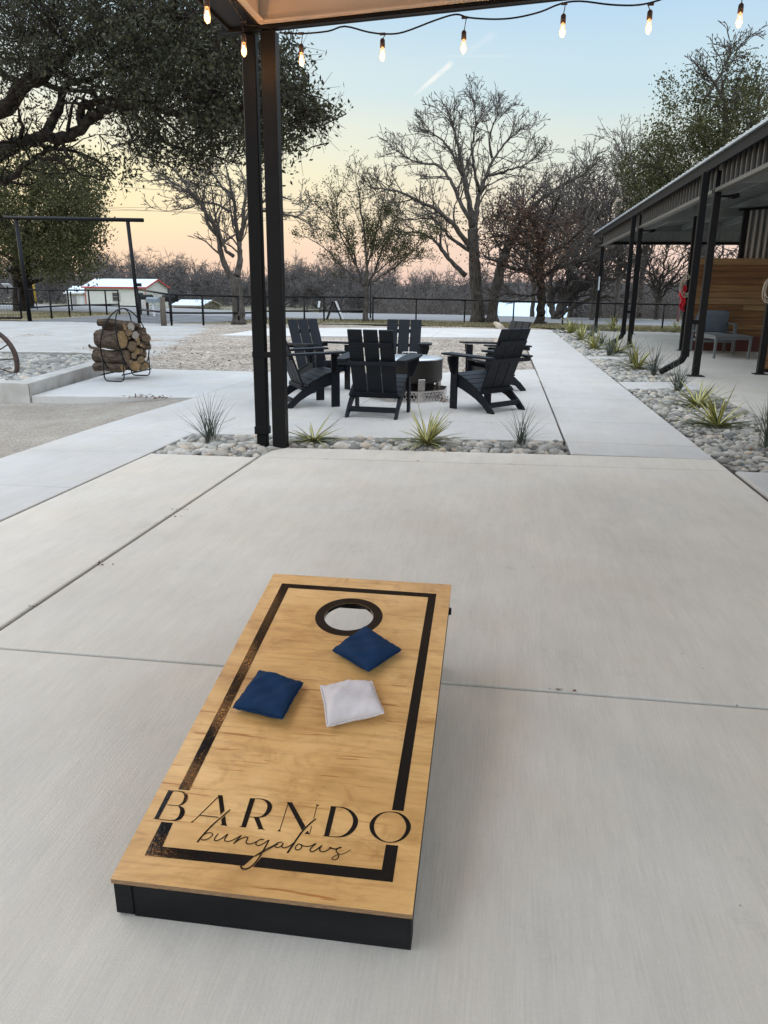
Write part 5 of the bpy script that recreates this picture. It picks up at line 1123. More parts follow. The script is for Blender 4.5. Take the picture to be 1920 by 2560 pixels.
pole(926, 37.5, 1.9, .05, 'thin dark pole right of the small tree', M_black)
M_wire = mat('wire', (.06, .06, .065), .7)
for k, (ya, yb_) in enumerate(((455, 500), (512, 548))):
    pts = [PY(x, ya+(x-200)*(yb_-ya)/500+.00004*(x-600)**2, 62) for x in range(-300, 2300, 100)]; b = MB(); b.tube(pts, .017, 4); o = b.build('power_line', M_wire); tag(o, ('upper' if k == 0 else 'lower')+' thin power line crossing the sunset sky', 'power line', 'power lines')
for k in range(2):
    pts = [PY(x, 528+8*k+(x-1100)*.012, 66) for x in range(-300, 2300, 100)]; b = MB(); b.tube(pts, .014, 4); o = b.build('power_line', M_wire); tag(o, ('upper' if k == 0 else 'lower')+' of two close power lines behind the large bare tree', 'power line', 'power lines')
# contrail far up
def trail(px0, py0, px1, py1, w0, w1, st, lab):
    m = bpy.data.materials.new('ice_trail'); m.use_nodes = True; n = m.node_tree.nodes; l = m.node_tree.links; n.remove(n['Principled BSDF'])
    e = n.new('ShaderNodeEmission'); e.inputs[0].default_value = (.92, .95, .93, 1); t_ = n.new('ShaderNodeBsdfTransparent'); ms = n.new('ShaderNodeMixShader'); at = n.new('ShaderNodeAttribute'); at.attribute_name = 'rnd'
    tcx = n.new('ShaderNodeTexCoord'); nz = n.new('ShaderNodeTexNoise'); nz.inputs['Scale'].default_value = .02; l.new(tcx.outputs['Object'], nz.inputs[0]); mu = n.new('ShaderNodeMath'); mu.operation = 'MULTIPLY'; l.new(at.outputs['Fac'], mu.inputs[0]); l.new(nz.outputs[0], mu.inputs[1])
    l.new(mu.outputs[0], ms.inputs[0]); l.new(t_.outputs[0], ms.inputs[1]); l.new(e.outputs[0], ms.inputs[2]); l.new(ms.outputs[0], n['Material Output'].inputs[0])
    A = PY(px0, py0, 3000); B = PY(px1, py1, 3000); d = (B-A); per = Vector((d.z, 0, -d.x)).normalized(); v, f, c = [], [], []; K = 16
    for i in range(K+1):
        t = i/K; p = A+d*t; w_ = (w0+(w1-w0)*t)*3000/FPX
        for j, sg_ in enumerate((-1, -.35, .35, 1)): v.append(p+per*w_*.5*sg_+Vector((0, (0 if j in (0, 3) else -w_*.3), 0))); c.append((0 if j in (0, 3) else 1)*st*min(1, t*3)*min(1, (1-t)*6))
    for i in range(K):
        for j in range(3): f.append((i*4+j, i*4+j+1, (i+1)*4+j+1, (i+1)*4+j))
    o = npmesh('contrail', np.array([q[:] for q in v]), np.array(f), m, None, c, True); tag(o, lab, 'contrail', None, 'structure')
trail(1030, 245, 1135, 152, 10, 16, 1.9, 'short bright vapour trail'); trail(1140, 150, 1245, 80, 14, 22, .35, 'faint upper vapour trail'); trail(1060, 141, 1300, 141, 6, 8, .25, 'faint level vapour trail')

# ------------------------------------------------------------------ buildings beyond the road
M_wsid = mat('cream_metal_siding', (.56, .55, .48), .5, var=.05, vscale=2); M_trim = mat('red_trim', (.42, .05, .04), .5); M_rf = mat('pale_metal_roof', (.55, .62, .68), .4, metal=.2, var=.05, vscale=1); M_win = mat('dark_window', (.04, .045, .05), .15)
M_tanw = mat('tan_wall', (.20, .16, .13), .8, var=.1, vscale=2); M_door = mat('white_door', (.6, .6, .58), .5)
def shed(name, lab, Y, dpt, pxl, pxr, py_base, py_eave, py_ridge, pxl2, pxr2, wall, trim, roof, ribs=True):
    A = PY(pxl, py_base, Y); B = PY(pxr, py_base, Y); E_ = PY(pxl, py_eave, Y).z; zb = A.z-1.2; t = thing(name, lab, 'building', (A.x, Y, A.z)); o0 = Vector((A.x, Y, A.z)); w_ = B.x-A.x; ze = E_-A.z
    rzv = PY((pxl+pxr)/2, py_ridge, Y+dpt/2).z-A.z
    b = MB(); b.prism([(0, 0, -1.2), (0, dpt, -1.2), (0, dpt, ze), (0, dpt/2, rzv-.06), (0, 0, ze)], (w_, 0, 0)); wo = b.build('wall', wall, t)
    if ribs:
        b = MB(); k = 0
        while k*.30 < w_: b.box(k*.30, k*.30+.04, -.02, -.001, -1.2, ze-.05); k += 1
        k = 0
        while k*.30 < dpt:
            hh = ze+(rzv-.06-ze)*(1-abs(k*.3-dpt/2)/(dpt/2)); b.box(w_+.001, w_+.02, k*.3, k*.3+.04, -1.2, hh-.05); k += 1
        b.build('siding_rib', wall, wo)
    b = MB()
    for s_ in (0, 1):
        y0 = -.25 if s_ == 0 else dpt+.25; y1 = dpt/2; sl_ = (rzv-ze)/(dpt/2); z0 = ze-.25*sl_+.02
        b.add([(-.25, y0, z0), (w_+.25, y0, z0), (w_+.25, y1, rzv), (-.25, y1, rzv), (-.25, y0, z0+.05), (w_+.25, y0, z0+.05), (w_+.25, y1, rzv+.05), (-.25, y1, rzv+.05)], [(0, 1, 2, 3), (4, 7, 6, 5), (0, 4, 5, 1), (1, 5, 6, 2), (2, 6, 7, 3), (3, 7, 4, 0)])
    ro = b.build('roof', roof, t)
    b = MB()
    for s_ in (0, 1):
        for x in (-.30, w_+.251): 
            y0 = -.28 if s_ == 0 else dpt+.28; sl_ = (rzv-ze)/(dpt/2); z0 = ze-.28*sl_
            b.prism([(x, y0, z0-.10), (x, dpt/2, rzv-.10), (x, dpt/2, rzv+.06), (x, y0, z0+.06)], (.05, 0, 0))
    b.box(-.25, w_+.25, -.30, -.26, ze-.17, ze+.0); b.build('eave_trim', trim, ro)
    b = MB()
    for x in (-.03, w_-.05): b.box(x, x+.10, -.045, -.022, -1.2, ze-.17)
    b.build('corner_trim', trim, t); return t, w_, ze
t, w_, ze = shed('metal_building', 'cream metal building with pale roof and red trim across the road', 88, 6.2, 216, 366, 766, 716, 698, 0, 0, M_wsid, M_trim, M_rf)
b = MB(); b.box(w_*.45, w_*.58, -.06, -.021, ze*.28, ze*.72); wf = b.build('window', mat('window_frame_tan', (.35, .3, .25), .6), t); b = MB(); b.box(w_*.46, w_*.565, -.07, -.0605, ze*.31, ze*.50); b.box(w_*.46, w_*.565, -.07, -.0605, ze*.52, ze*.69); b.build('pane', M_win, wf)
t, w_, ze = shed('metal_annex', 'small cream shed with pale roof joined to the left of the red trimmed building', 89, 4.0, 170, 214, 764, 731, 716, 0, 0, M_wsid, M_wsid, M_rf)
b = MB(); b.box(w_*.72, w_*.95, -.05, -.021, 0, ze*.75); b.build('door', M_door, t); b = MB(); b.box(w_*.30, w_*.52, -.05, -.021, ze*.15, ze*.8); b.build('window', mat('grey_window', (.25, .24, .25), .3), t)
t, w_, ze = shed('low_shed', 'low tan shed with pale blue metal roof right of the red trimmed building', 80, 5.5, 434, 503, 771, 763, 750, 0, 0, M_tanw, M_tanw, M_rf, False)
def bluehouse(name, lab, Y, px0, px1, py0, py1, dpt=7):
    A = PY(px0, py1, Y); B = PY(px1, py1, Y); zt = PY((px0+px1)/2, py0, Y+dpt/2).z; o0 = Vector((A.x, Y, 0)); t = thing(name, lab, 'building', (A.x, Y, 0)); w_ = B.x-A.x; ze = A.z-.55
    b = MB(); b.add([(-.2, -.2, ze), (w_+.2, -.2, ze), (w_+.2, dpt/2, zt), (-.2, dpt/2, zt), (w_+.2, dpt+.2, ze), (-.2, dpt+.2, ze)], [(0, 1, 2, 3), (3, 2, 4, 5)]); s_ = b.build('roof', M_brf, t); so2 = s_.modifiers.new('s', 'SOLIDIFY'); so2.thickness = .06
    b = MB()
    for k in range(int(w_/.35)): b.add([(k*.35, -.21, ze+.035), (k*.35+.05, -.21, ze+.035), (k*.35+.05, dpt/2, zt+.035), (k*.35, dpt/2, zt+.035)], [(0, 1, 2, 3)])
    b.build('roof_seam', M_rf, s_)
    b = MB(); b.prism([(0, 0, ze-3), (0, dpt, ze-3), (0, dpt, ze), (0, dpt/2, zt-.07), (0, 0, ze)], (w_, 0, 0)); b.build('wall', M_tanw, t); return t
M_brf = mat('blue_white_metal_roof', (.52, .64, .76), .4, metal=.1, var=.05, vscale=1)
bluehouse('barn', 'long low building with pale blue metal roof, left, beyond the road', 62, 1236, 1362, 757, 788); bluehouse('barn', 'pale blue metal roof end beyond the road, right of the brown leaved tree', 66, 1376, 1425, 760, 790)

# ------------------------------------------------------------------ trees
def frusta(name, segs, n, m, parent):
    if not segs: return None
    A = np.array([s[:3] for s in segs], np.float64); B = np.array([s[3:6] for s in segs]); ra = np.array([s[6] for s in segs])[:, None]; rb = np.array([s[7] for s in segs])[:, None]
    D = B-A; D /= np.maximum(np.linalg.norm(D, axis=1), 1e-9)[:, None]; H = np.where(np.abs(D[:, 2:3]) > .9, np.array([[1., 0, 0]]), np.array([[0, 0, 1.]]))
    U = np.cross(D, H); U /= np.linalg.norm(U, axis=1)[:, None]; W = np.cross(D, U); k = len(A); V = np.zeros((k, 2, n, 3))
    for j in range(n):
        a = 2*np.pi*j/n; o = U*math.cos(a)+W*math.sin(a); V[:, 0, j] = A+o*ra; V[:, 1, j] = B+o*rb
    base = np.arange(k)[:, None]*2*n; F = np.stack([np.concatenate([base+j, base+(j+1) % n, base+n+(j+1) % n, base+n+j], 1) for j in range(n)], 1).reshape(-1, 4)
    return npmesh(name, V.reshape(-1, 3), F, m, parent, None, n > 4)
class Tree:
    def __init__(s, name, label, base, seed, group=None, cat='tree'):
        s.root = thing(name, label, cat, base, 0, group); s.o = Vector(base); s.r = random.Random(seed); s.trunk = MB(); s.twigs = []; s.mid = []; s.tips = []
    def path(s, pts, r0, r1, n=12, jit=0, main=True, flare=0):
        P = spline(pts, 5); k = len(P); rr = [r0+(r1-r0)*(i/(k-1))**.8 for i in range(k)]
        if jit: P = [p+Vector((s.r.uniform(-jit, jit), s.r.uniform(-jit, jit), s.r.uniform(-jit, jit))) if 0 < i < k-1 else p for i, p in enumerate(P)]
        rr = [q*(1+s.r.uniform(-.06, .08)) for q in rr]
        if flare: rr[0] *= 1+flare; rr[1] *= 1+flare*.4
        s.trunk.tube([p-s.o for p in P], rr, n); return P, rr
    def grow(s, p, d, L_, r, lvl, q):
        """one branch with kinks; q: dict of habit parameters"""
        rnd = s.r; sl_ = q['seg'][min(lvl, len(q['seg'])-1)]; n = max(3, int(L_/sl_)); st = L_/n; kk = q['kink']; up = q['up'][min(lvl, len(q['up'])-1)]
        rad = r; last = lvl >= q['lv']; rt = max(q['rmin'], r*(.35 if not last else .5)); pts = [(p.copy(), r)]
        for i in range(n):
            d = Vector((d.x+rnd.gauss(0, kk), d.y+rnd.gauss(0, kk), d.z+rnd.gauss(0, kk)+up*st)).normalized()
            p2 = p+d*st; r2 = r+(rt-r)*(i+1)/n
            if 'zmin' in q and p2.z < q['zmin']: d.z = abs(d.z)*.5+.1; d.normalize(); p2 = p+d*st
            tgt = s.mid if rad > q['rmid'] else s.twigs; tgt.append((p.x-s.o.x, p.y-s.o.y, p.z-s.o.z, p2.x-s.o.x, p2.y-s.o.y, p2.z-s.o.z, pts[-1][1], r2)); p = p2; pts.append((p.copy(), r2))
        if last: s.tips.append(p.copy()); return
        s.kids([a for a, _ in pts], [b for _, b in pts], lvl+1, q, L_)
        s.tips.append(p.copy())
    def kids(s, P, rr, lvl, q, L_, t0=.22, cnt=None, lf=None):
        rnd = s.r; k = len(P); cnt = cnt or max(2, int(q['dens'][min(lvl, len(q['dens'])-1)]*L_**.75+rnd.random()))
        for c in range(cnt):
            t = t0+(1-t0)*((c+rnd.random())/cnt); i = min(k-2, int(t*(k-1))); f = t*(k-1)-i; p = P[i].lerp(P[i+1], min(1, f)); d = (P[i+1]-P[i]).normalized()
            ang = R(rnd.uniform(*q['ang'])); ax = Vector((rnd.gauss(0, 1), rnd.gauss(0, 1), rnd.gauss(0, 1))).cross(d)
            if ax.length < .01: continue
            ax.normalize(); nd = Matrix.Rotation(ang, 3, ax) @ d; nd.z += q.get('lift', .15); nd.normalize()
            if nd.z < q.get('dmin', -.35): nd.z = q.get('dmin', -.35); nd.normalize()
            ll = (lf or L_*q['ratio'])*rnd.uniform(.65, 1.2)*(1-.35*t); rc = max(q['rmin'], rr[i]*q['rr']*rnd.uniform(.7, 1))
            s.grow(p, nd, ll, rc, lvl, q)
    def done(s, bark=M_bark, twig=M_twig, leaves=None, lm=None, lsize=.1, ln=3, spread=.15, asp=.5):
        s.trunk.build('trunk', bark, s.root, True, fix=False); cr_ = frusta('crown', s.mid, 6, bark, s.root) if len(s.mid) > len(s.twigs) else frusta('crown', s.twigs+s.mid, 4 if s.mid else 3, twig, s.root)
        if leaves is not None and len(leaves):
            r_ = np.random.default_rng(s.r.randrange(1 << 30)); leafcloud('foliage', leaves-np.array(s.o[:]), lsize, r_, lm, s.root, asp=asp)
def V3(l, Y=None): return [PY(a[0], a[1], a[2] if len(a) > 2 else Y) for a in l]
BARE = dict(seg=[.45, .38, .30, .24, .2], kink=.17, up=[.10, .12, .15, .15, .1], lv=4, rmin=.011, rmid=.035, dens=[2.2, 2.4, 2.6, 3.0, 3.2], ang=(28, 62), ratio=.56, rr=.62, lift=.18, dmin=-.15)

# --- large double trunked bare pecan-like tree
T5 = Tree('bare_tree', 'large bare spreading tree with two grey trunks in the middle distance', G(1205, 804), 51)
Y5 = 35.0
limbs5 = [([(1195, 806), (1192, 740), (1186, 660), (1184, 610), (1181, 570)], .27, .23, 0), 
          ([(1181, 570), (1173, 500, 34.8), (1160, 430, 34.6), (1147, 360, 34.4), (1135, 300, 34.2), (1120, 250, 34)], .24, .035, 1),
          ([(1184, 590), (1190, 530, 35.2), (1198, 480, 35.4), (1215, 430, 35.6), (1235, 380, 36), (1270, 330, 36.3), (1320, 285, 36.8)], .24, .035, 1),
          ([(1181, 560), (1150, 500, 35.5), (1125, 440, 36), (1095, 400, 36.4), (1055, 390, 36.8), (1015, 372, 37), (985, 345, 37.2)], .17, .03, 1),
          ([(1178, 625), (1140, 565, 34.5), (1095, 520, 34), (1050, 490, 33.6), (1000, 462, 33.2), (960, 452, 33), (920, 440, 32.8)], .20, .035, 1),
          ([(1190, 640), (1128, 590, 35.4), (1105, 560, 35.7), (1075, 530, 36), (1010, 528, 36.4), (965, 500, 36.6)], .14, .03, 1),
          ([(1165, 690), (1120, 640, 35), (1095, 600, 35), (1070, 575, 35), (1030, 560, 35), (985, 580, 35)], .18, .03, 1),
          ([(1230, 395, 35.8), (1225, 340, 35.6), (1235, 290, 35.4), (1250, 255, 35.3)], .09, .03, 1), ([(1198, 480, 35.4), (1185, 410, 35), (1180, 350, 34.8), (1190, 290, 34.6), (1185, 230, 34.5)], .12, .03, 1),
          ([(1215, 440, 35.6), (1260, 420, 35.2), (1310, 395, 35), (1345, 360, 34.8)], .11, .03, 1), ([(1160, 440, 34.6), (1120, 360, 34.2), (1090, 320, 34), (1060, 300, 33.8)], .10, .03, 1),
          ([(1230, 806, 34.6), (1236, 740, 34.7), (1250, 680, 34.8), (1268, 620, 35), (1282, 590, 35)], .23, .19, 0),
          ([(1282, 592, 35), (1310, 540, 34.6), (1350, 490, 34.2), (1400, 450, 34), (1450, 420, 33.8), (1490, 380, 33.6)], .22, .04, 1),
          ([(1278, 600, 35), (1285, 560, 35.5), (1300, 520, 36), (1330, 470, 36.4), (1370, 430, 36.8)], .16, .035, 1), ([(1290, 585, 35), (1340, 560, 35.2), (1400, 545, 35.5), (1450, 530, 36)], .18, .035, 1), ([(1262, 640, 35), (1240, 590, 34.2), (1225, 550, 33.8), (1260, 500, 33.5)], .08, .03, 1)]
for pts, a, b_, kd in limbs5:
    if kd: a *= .62; b_ *= .5; pts = [(p[0], p[1]+26*k/(len(pts)-1), *p[2:]) for k, p in enumerate(pts)]
    P, rr = T5.path(V3(pts, Y5), a, b_, 12 if not kd else 8, .03 if kd else .02, flare=.5 if not kd and pts[0][1] > 800 else 0)
    if kd:
        ln = sum((P[i+1]-P[i]).length for i in range(len(P)-1)); T5.kids(P, rr, 1, dict(BARE, lv=4, rr=.5, dens=[2.2, 2.6, 3.2, 4.2, 4.6], rmin=.009), ln, .16, int(3.4*ln), 1.65)
        T5.kids(P[-9:], rr[-9:], 2, dict(BARE, rmin=.008, dens=[2.2, 2.6, 3.4, 4.6, 5]), 1.6, .2, 11, 1.25)
T5.done()

# --- bare tree behind the steel post
T3 = Tree('bare_tree', 'grey forked bare tree just left of the steel post', G(597, 809), 33)
Y3 = 28.8
limbs3 = [([(597, 811), (596, 770), (592, 730), (588, 695)], .245, .20, 0),
          ([(588, 700), (570, 680, 28.7), (552, 630, 28.6), (545, 585, 28.5), (520, 540, 28.4), (495, 505, 28.2), (462, 475, 28), (420, 450, 27.8), (360, 452, 27.6)], .20, .03, 1),
          ([(592, 690), (600, 650, 29), (598, 610, 29), (590, 560, 29.2), (585, 500, 29.4), (570, 440, 29.6), (560, 400, 29.8)], .19, .03, 1),
          ([(600, 600, 29), (610, 560, 28.7), (625, 530, 28.5), (650, 510, 28.3), (690, 490, 28), (730, 500, 27.8)], .13, .03, 1), ([(607, 565, 29), (612, 500, 29.2), (620, 440, 29.4), (630, 400, 29.6)], .11, .03, 1),
          ([(583, 640, 29), (565, 625, 28.6), (552, 590, 28.4), (540, 545, 28.2), (532, 490, 28), (520, 440, 27.8)], .10, .03, 1), ([(545, 590, 28.5), (520, 560, 28.2), (510, 520, 28), (470, 470, 28.4), (430, 420, 28.8), (380, 400, 29), (330, 385, 29.3)], .10, .03, 1),
          ([(575, 530, 29), (540, 510, 29), (500, 508, 29), (470, 520, 29), (430, 525, 29)], .07, .025, 1), ([(585, 500, 29.3), (550, 460, 29.6), (520, 420, 30), (480, 380, 30)], .09, .03, 1), ([(630, 525, 28.5), (690, 530, 28.6), (740, 540, 28.6), (770, 520, 28.8)], .08, .025, 1)]
for pts, a, b_, kd in limbs3:
    if kd: a *= .72; b_ *= .6
    P, rr = T3.path(V3(pts, Y3), a, b_, 12 if not kd else 8, .02, flare=.35 if not kd else 0)
    if kd:
        ln = sum((P[i+1]-P[i]).length for i in range(len(P)-1)); T3.kids(P, rr, 1, dict(BARE, up=[.05, .05, .1, .1], rr=.5, dens=[2.4, 3, 3.6, 4.4], zmin=3.2, rmin=.009), ln, .22, int(3.6*ln), 1.6)
T3.done()

def blobs(lst, n, r_, cl, m_, jx=.3):
    """leaf points: clusters inside ellipsoidal masses, m_ leaves each, cluster radius cl"""
    w_ = np.array([b[5]*b[2]*b[3] for b in lst], float); w_ /= w_.sum(); out_ = []; cen = []
    for i in r_.choice(len(lst), n, p=w_):
        px, py, rx, ry, (ya, yb), _ = lst[i]
        a = r_.uniform(0, 2*np.pi); q = math.sqrt(r_.uniform(0, 1)); c = PY(px+rx*q*math.cos(a), py+ry*q*math.sin(a), r_.uniform(ya, yb)); cen.append(c[:])
        k = int(m_*r_.uniform(.5, 1.5)); rr = cl*r_.uniform(.6, 1.3); ax = r_.normal(0, 1, 3); ax /= np.linalg.norm(ax)
        o = r_.normal(0, .42, (k, 3))*rr*np.array([1, 1, .7])+np.outer(r_.uniform(-1, 1, k), ax)*rr*.9; out_.append(np.array(c[:])+o)
    return np.concatenate(out_), np.array(cen)
def cluster_twigs(T, cen, anchors, r_, frac=.6, rad=.006):
    A = np.array([a[:] for a in anchors]); o = np.array(T.o[:])
    for c in cen:
        if r_.uniform() > frac: continue
        dd = ((A-c)**2).sum(1); j = int(np.argmin(dd+r_.uniform(0, .3, len(A)))); a = A[j]; dist = math.sqrt(dd[j]); p = a if dist < 1.6 else c+(a-c)*(1.2/dist); n = 5; prev = p-o
        for i in range(1, n+1):
            q = p+(c-p)*i/n-o+r_.normal(0, .03*min(1, dist), 3)*(1 if i < n else 0); T.twigs.append((*prev, *q, rad*(1.7-i/n), rad*(1.6-(i)/n))); prev = q
        for k in range(3): e = prev+r_.normal(0, .16, 3); T.twigs.append((*prev, *e, rad*.6, rad*.35))

# --- big live oak whose boughs reach in from the left
T1 = Tree('live_oak', 'huge dark live oak whose boughs reach in from the upper left', (-10.2, 11.4, 0), 11)
trunkp = [Vector((-10.2, 11.4, -.1)), Vector((-10.1, 11.3, .9)), Vector((-9.9, 11.2, 2.0)), Vector((-9.6, 11.0, 2.8))]
P, rr = T1.path(trunkp, .48, .38, 16, .02, flare=.4)
fork = Vector((-9.6, 11.0, 2.7)); anch = []
l1 = [([(0, 275, 10.2), (55, 222, 10), (108, 187, 9.8), (143, 160, 9.6), (200, 110, 9.3), (280, 60, 9)], .125, .03), ([(0, 382, 9.7), (50, 360, 9.6), (108, 343, 9.5), (174, 339, 9.4), (243, 286, 9.2), (304, 260, 9), (412, 280, 8.7), (520, 286, 8.4), (620, 270, 8.2), (720, 255, 8)], .095, .02),
      ([(205, 310, 9.3), (205, 275, 9.3), (240, 255, 9.2), (320, 250, 9.2), (400, 262, 9.3), (480, 300, 9.4), (560, 300, 9.6)], .05, .018), ([(-40, 440, 10), (0, 449, 9.9), (18, 456, 9.8), (65, 412, 9.7), (108, 382, 9.6), (152, 360, 9.5), (190, 350, 9.4)], .06, .015),
      ([(112, 342, 9.5), (150, 262, 9.7), (165, 217, 9.8), (239, 191, 10), (330, 150, 10.2), (430, 120, 10.4)], .055, .018), ([(0, 180, 10), (50, 205, 10), (70, 215, 10)], .04, .03), ([(300, 262, 9), (380, 330, 8.8), (440, 370, 8.8), (520, 390, 8.8)], .03, .01),
      ([(280, 60, 9), (400, 30, 8.7), (520, 60, 8.3), (620, 130, 8), (700, 190, 7.9), (790, 300, 7.8)], .04, .012), ([(90, 395, 9.6), (140, 400, 9.4), (190, 430, 9.3), (260, 450, 9.3)], .02, .008)]
for i, (pts, a, b_) in enumerate(l1):
    W = V3(pts)
    if i in (0, 1, 3): W = [fork.copy()+Vector((0, 0, .2*i)), fork.lerp(W[0], .55)+Vector((0, 0, .25 if i == 0 else -.25))]+W; 
    P, rr = T1.path(W, a*1.12, b_, 10, .02); anch += P[::2]
    ln = sum((P[j+1]-P[j]).length for j in range(len(P)-1)); OK_ = dict(seg=[.16, .14, .12], kink=.22, up=[.0, .0, 0], lv=3, rmin=.004, rmid=.012, dens=[2, 3, 3, 3], ang=(30, 70), ratio=.5, rr=.5, lift=.05, dmin=-.5)
    OK_['zmin'] = 2.5; T1.kids(P[8 if i in (0, 1, 3) else 2:], rr[8 if i in (0, 1, 3) else 2:], 1, OK_, ln, .1, int(2.2*ln), .95)
r1 = np.random.default_rng(101)
lst = [(60, 60, 230, 110, (8.5, 12), 1.25), (260, 110, 200, 130, (8.2, 12), 1.35), (430, 110, 170, 150, (7.8, 11), 1.5), (250, 215, 130, 60, (8, 11), .75), (450, 230, 170, 110, (7.6, 11), 1.4), (590, 190, 120, 160, (7.3, 10.5), 1.35),
       (560, 330, 130, 80, (7.6, 10), 1.15), (715, 200, 70, 70, (7.3, 9), 1.3), (720, 290, 70, 80, (7.4, 9), 1.5), (790, 285, 50, 28, (7.6, 8.2), 1.3), (690, 370, 50, 60, (7.6, 9), .9), (430, 350, 110, 50, (8, 10), 1.0), (330, 345, 90, 70, (8, 10), .35), (470, 410, 90, 40, (8.2, 10), .5),
       (40, 300, 70, 40, (9, 12), .5), (60, 380, 90, 60, (9, 12), .55), (180, 415, 110, 45, (8.5, 10.5), .55), (310, 420, 70, 40, (8.5, 10), .4), (30, 190, 60, 60, (9, 12), .35), (150, 290, 80, 50, (9.5, 11), .30), (700, 120, 30, 40, (7.6, 8.4), .5), (-150, 150, 200, 300, (9, 14), .5), (300, -160, 420, 160, (8, 12), .6)]
lv, cen = blobs(lst, 2600, r1, .165, 25)
cluster_twigs(T1, cen, anch+T1.tips[::3], r1, .7, .004)
T1.done(M_bark2, M_bark2, lv, M_leaf, .053, asp=.46)

# --- live oak behind the gateway
T2 = Tree('live_oak', 'dark rounded live oak standing by the road behind the gateway', (-26.6, 40.4, 0), 22)
Y2 = 40.4
for pts, a, b_ in [([(52, 790), (50, 740), (52, 690), (58, 640)], .42, .34), ([(58, 650), (85, 600), (120, 560), (160, 520)], .25, .06), ([(55, 650), (30, 590), (0, 540), (-40, 500)], .25, .06), ([(57, 640), (70, 560), (90, 480), (110, 430)], .22, .05), ([(75, 620), (130, 600), (180, 590), (220, 560)], .13, .04)]:
    P, rr = T2.path(V3(pts, Y2), a, b_, 10, .05); T2.kids(P, rr, 2, dict(BARE, rmin=.02, zmin=2.6), 6, .4, 12, 1.5)
r2 = np.random.default_rng(202)
lst = [(90, 540, 150, 80, (37, 44), 1.3), (170, 470, 90, 90, (37, 43), 1.0), (40, 440, 110, 70, (38, 44), 1.0), (200, 540, 60, 80, (37, 43), 1.1), (110, 620, 130, 50, (37, 43), 1.1), (225, 600, 40, 60, (38, 42), 1.0), (170, 665, 90, 45, (37, 41), 1.0), (-60, 560, 90, 120, (38, 44), 1), (30, 650, 60, 40, (38, 42), .7)]
lv, cen = blobs(lst, 1350, r2, .62, 30); T2.done(M_bark2, M_bark2, lv, M_leaf2, .17, asp=.5)
T2b = Tree('live_oak', 'second dark trunk with foliage right behind the gateway post', (PY(72, 780, 47).x, 47, -.2), 23)
P, rr = T2b.path(V3([(74, 790), (72, 740), (68, 680), (60, 620)], 47), .35, .25, 10); r2 = np.random.default_rng(203); lv, cen = blobs([(90, 600, 80, 60, (45, 50), 1), (140, 640, 60, 40, (45, 50), 1)], 220, r2, .6, 26); T2b.done(M_bark2, M_bark2, lv, M_leaf2, .17)

# --- small half evergreen tree
T4 = Tree('small_tree', 'small vase shaped tree with sparse grey green leaves beyond the chairs', G(914, 803), 44)
Y4 = 33.3
for i, (pts, a, b_) in enumerate([([(914, 805), (915, 770), (917, 740), (914, 715)], .17, .13), ([(914, 718), (900, 690), (885, 640), (860, 590), (820, 540), (790, 510)], .09, .02), ([(915, 712), (918, 660), (912, 600), (905, 540), (895, 470), (888, 440)], .10, .02), ([(917, 715), (935, 680), (955, 630), (975, 590), (1000, 550)], .09, .02),
      ([(910, 715), (885, 695), (850, 660), (810, 620), (760, 590)], .07, .02), ([(920, 712), (955, 690), (995, 660), (1035, 625), (1060, 600)], .07, .02), ([(914, 690), (930, 620), (945, 560), (960, 500)], .07, .02), ([(905, 700), (880, 640), (850, 580), (840, 520), (850, 470)], .06, .02), ([(922, 700), (960, 665), (1000, 640), (1030, 650)], .05, .02)]):
    P, rr = T4.path(V3(pts, Y4), a*(.7 if i else .72), b_*.7, 9, .03, flare=.3 if i == 0 else 0)
    if i: T4.kids(P, rr, 2, dict(BARE, rr=.45, kink=.12, up=[.3, .3, .3, .2, .2], lift=.5, rmin=.009), 3.6, .15, 17, 1.25)
r4 = np.random.default_rng(404); tp_a = np.array([t[:] for t in T4.tips]); pick = tp_a[r4.integers(0, len(tp_a), 15000)]+r4.normal(0, .10, (15000, 3))
wgt = np.clip(1.3-(pick[:, 2]-2.2)/4.2, .16, 1); pick = pick[r4.uniform(0, 1, len(pick)) < wgt]
T4.done(M_bark, M_twig, pick, M_leaf2, .085, asp=.5)

# --- brown leaved oak
T6 = Tree('brown_leaved_oak', 'dark oak still holding brown dead leaves, right of the two grey trunks', G(1350, 810), 66)
Y6 = 33.4
for i, (pts, a, b_) in enumerate([([(1350, 812), (1352, 780), (1354, 740), (1352, 700), (1350, 660), (1352, 610)], .19, .15), ([(1350, 690), (1320, 680), (1285, 672), (1250, 660), (1210, 640)], .12, .03), ([(1352, 700), (1375, 680), (1400, 665), (1440, 660), (1480, 640)], .10, .03), ([(1352, 615), (1340, 570), (1310, 530), (1280, 510)], .12, .03), ([(1352, 610), (1370, 560), (1390, 510), (1400, 480)], .12, .03), ([(1350, 640), (1310, 610), (1270, 590), (1230, 590)], .10, .03), ([(1352, 650), (1400, 620), (1440, 590), (1470, 560)], .10, .03), ([(1350, 735), (1310, 740), (1270, 735), (1230, 745)], .05, .02)]):
    P, rr = T6.path(V3(pts, Y6), a, b_, 10, .04, flare=.9 if i == 0 else 0)
    if i: T6.kids(P, rr, 2, dict(BARE, kink=.2, up=[0, 0, 0, 0, 0]), 4, .15, 18, 1.5)
r6 = np.random.default_rng(606); lst = [(1285, 560, 80, 60, (31.5, 35.5), 1.0), (1350, 610, 70, 75, (31.5, 35.5), 1.1), (1400, 590, 70, 70, (32, 36), .6), (1190, 600, 70, 70, (33, 36), .35), (1250, 620, 60, 60, (32, 35), .5), (1330, 690, 30, 14, (32, 33.2), .8), (1290, 520, 60, 40, (32, 35), .7)]
lv, cen = blobs(lst, 290, r6, .45, 18); T6.done(M_bark2, M_twig, lv, M_leafb, .115, asp=.6)

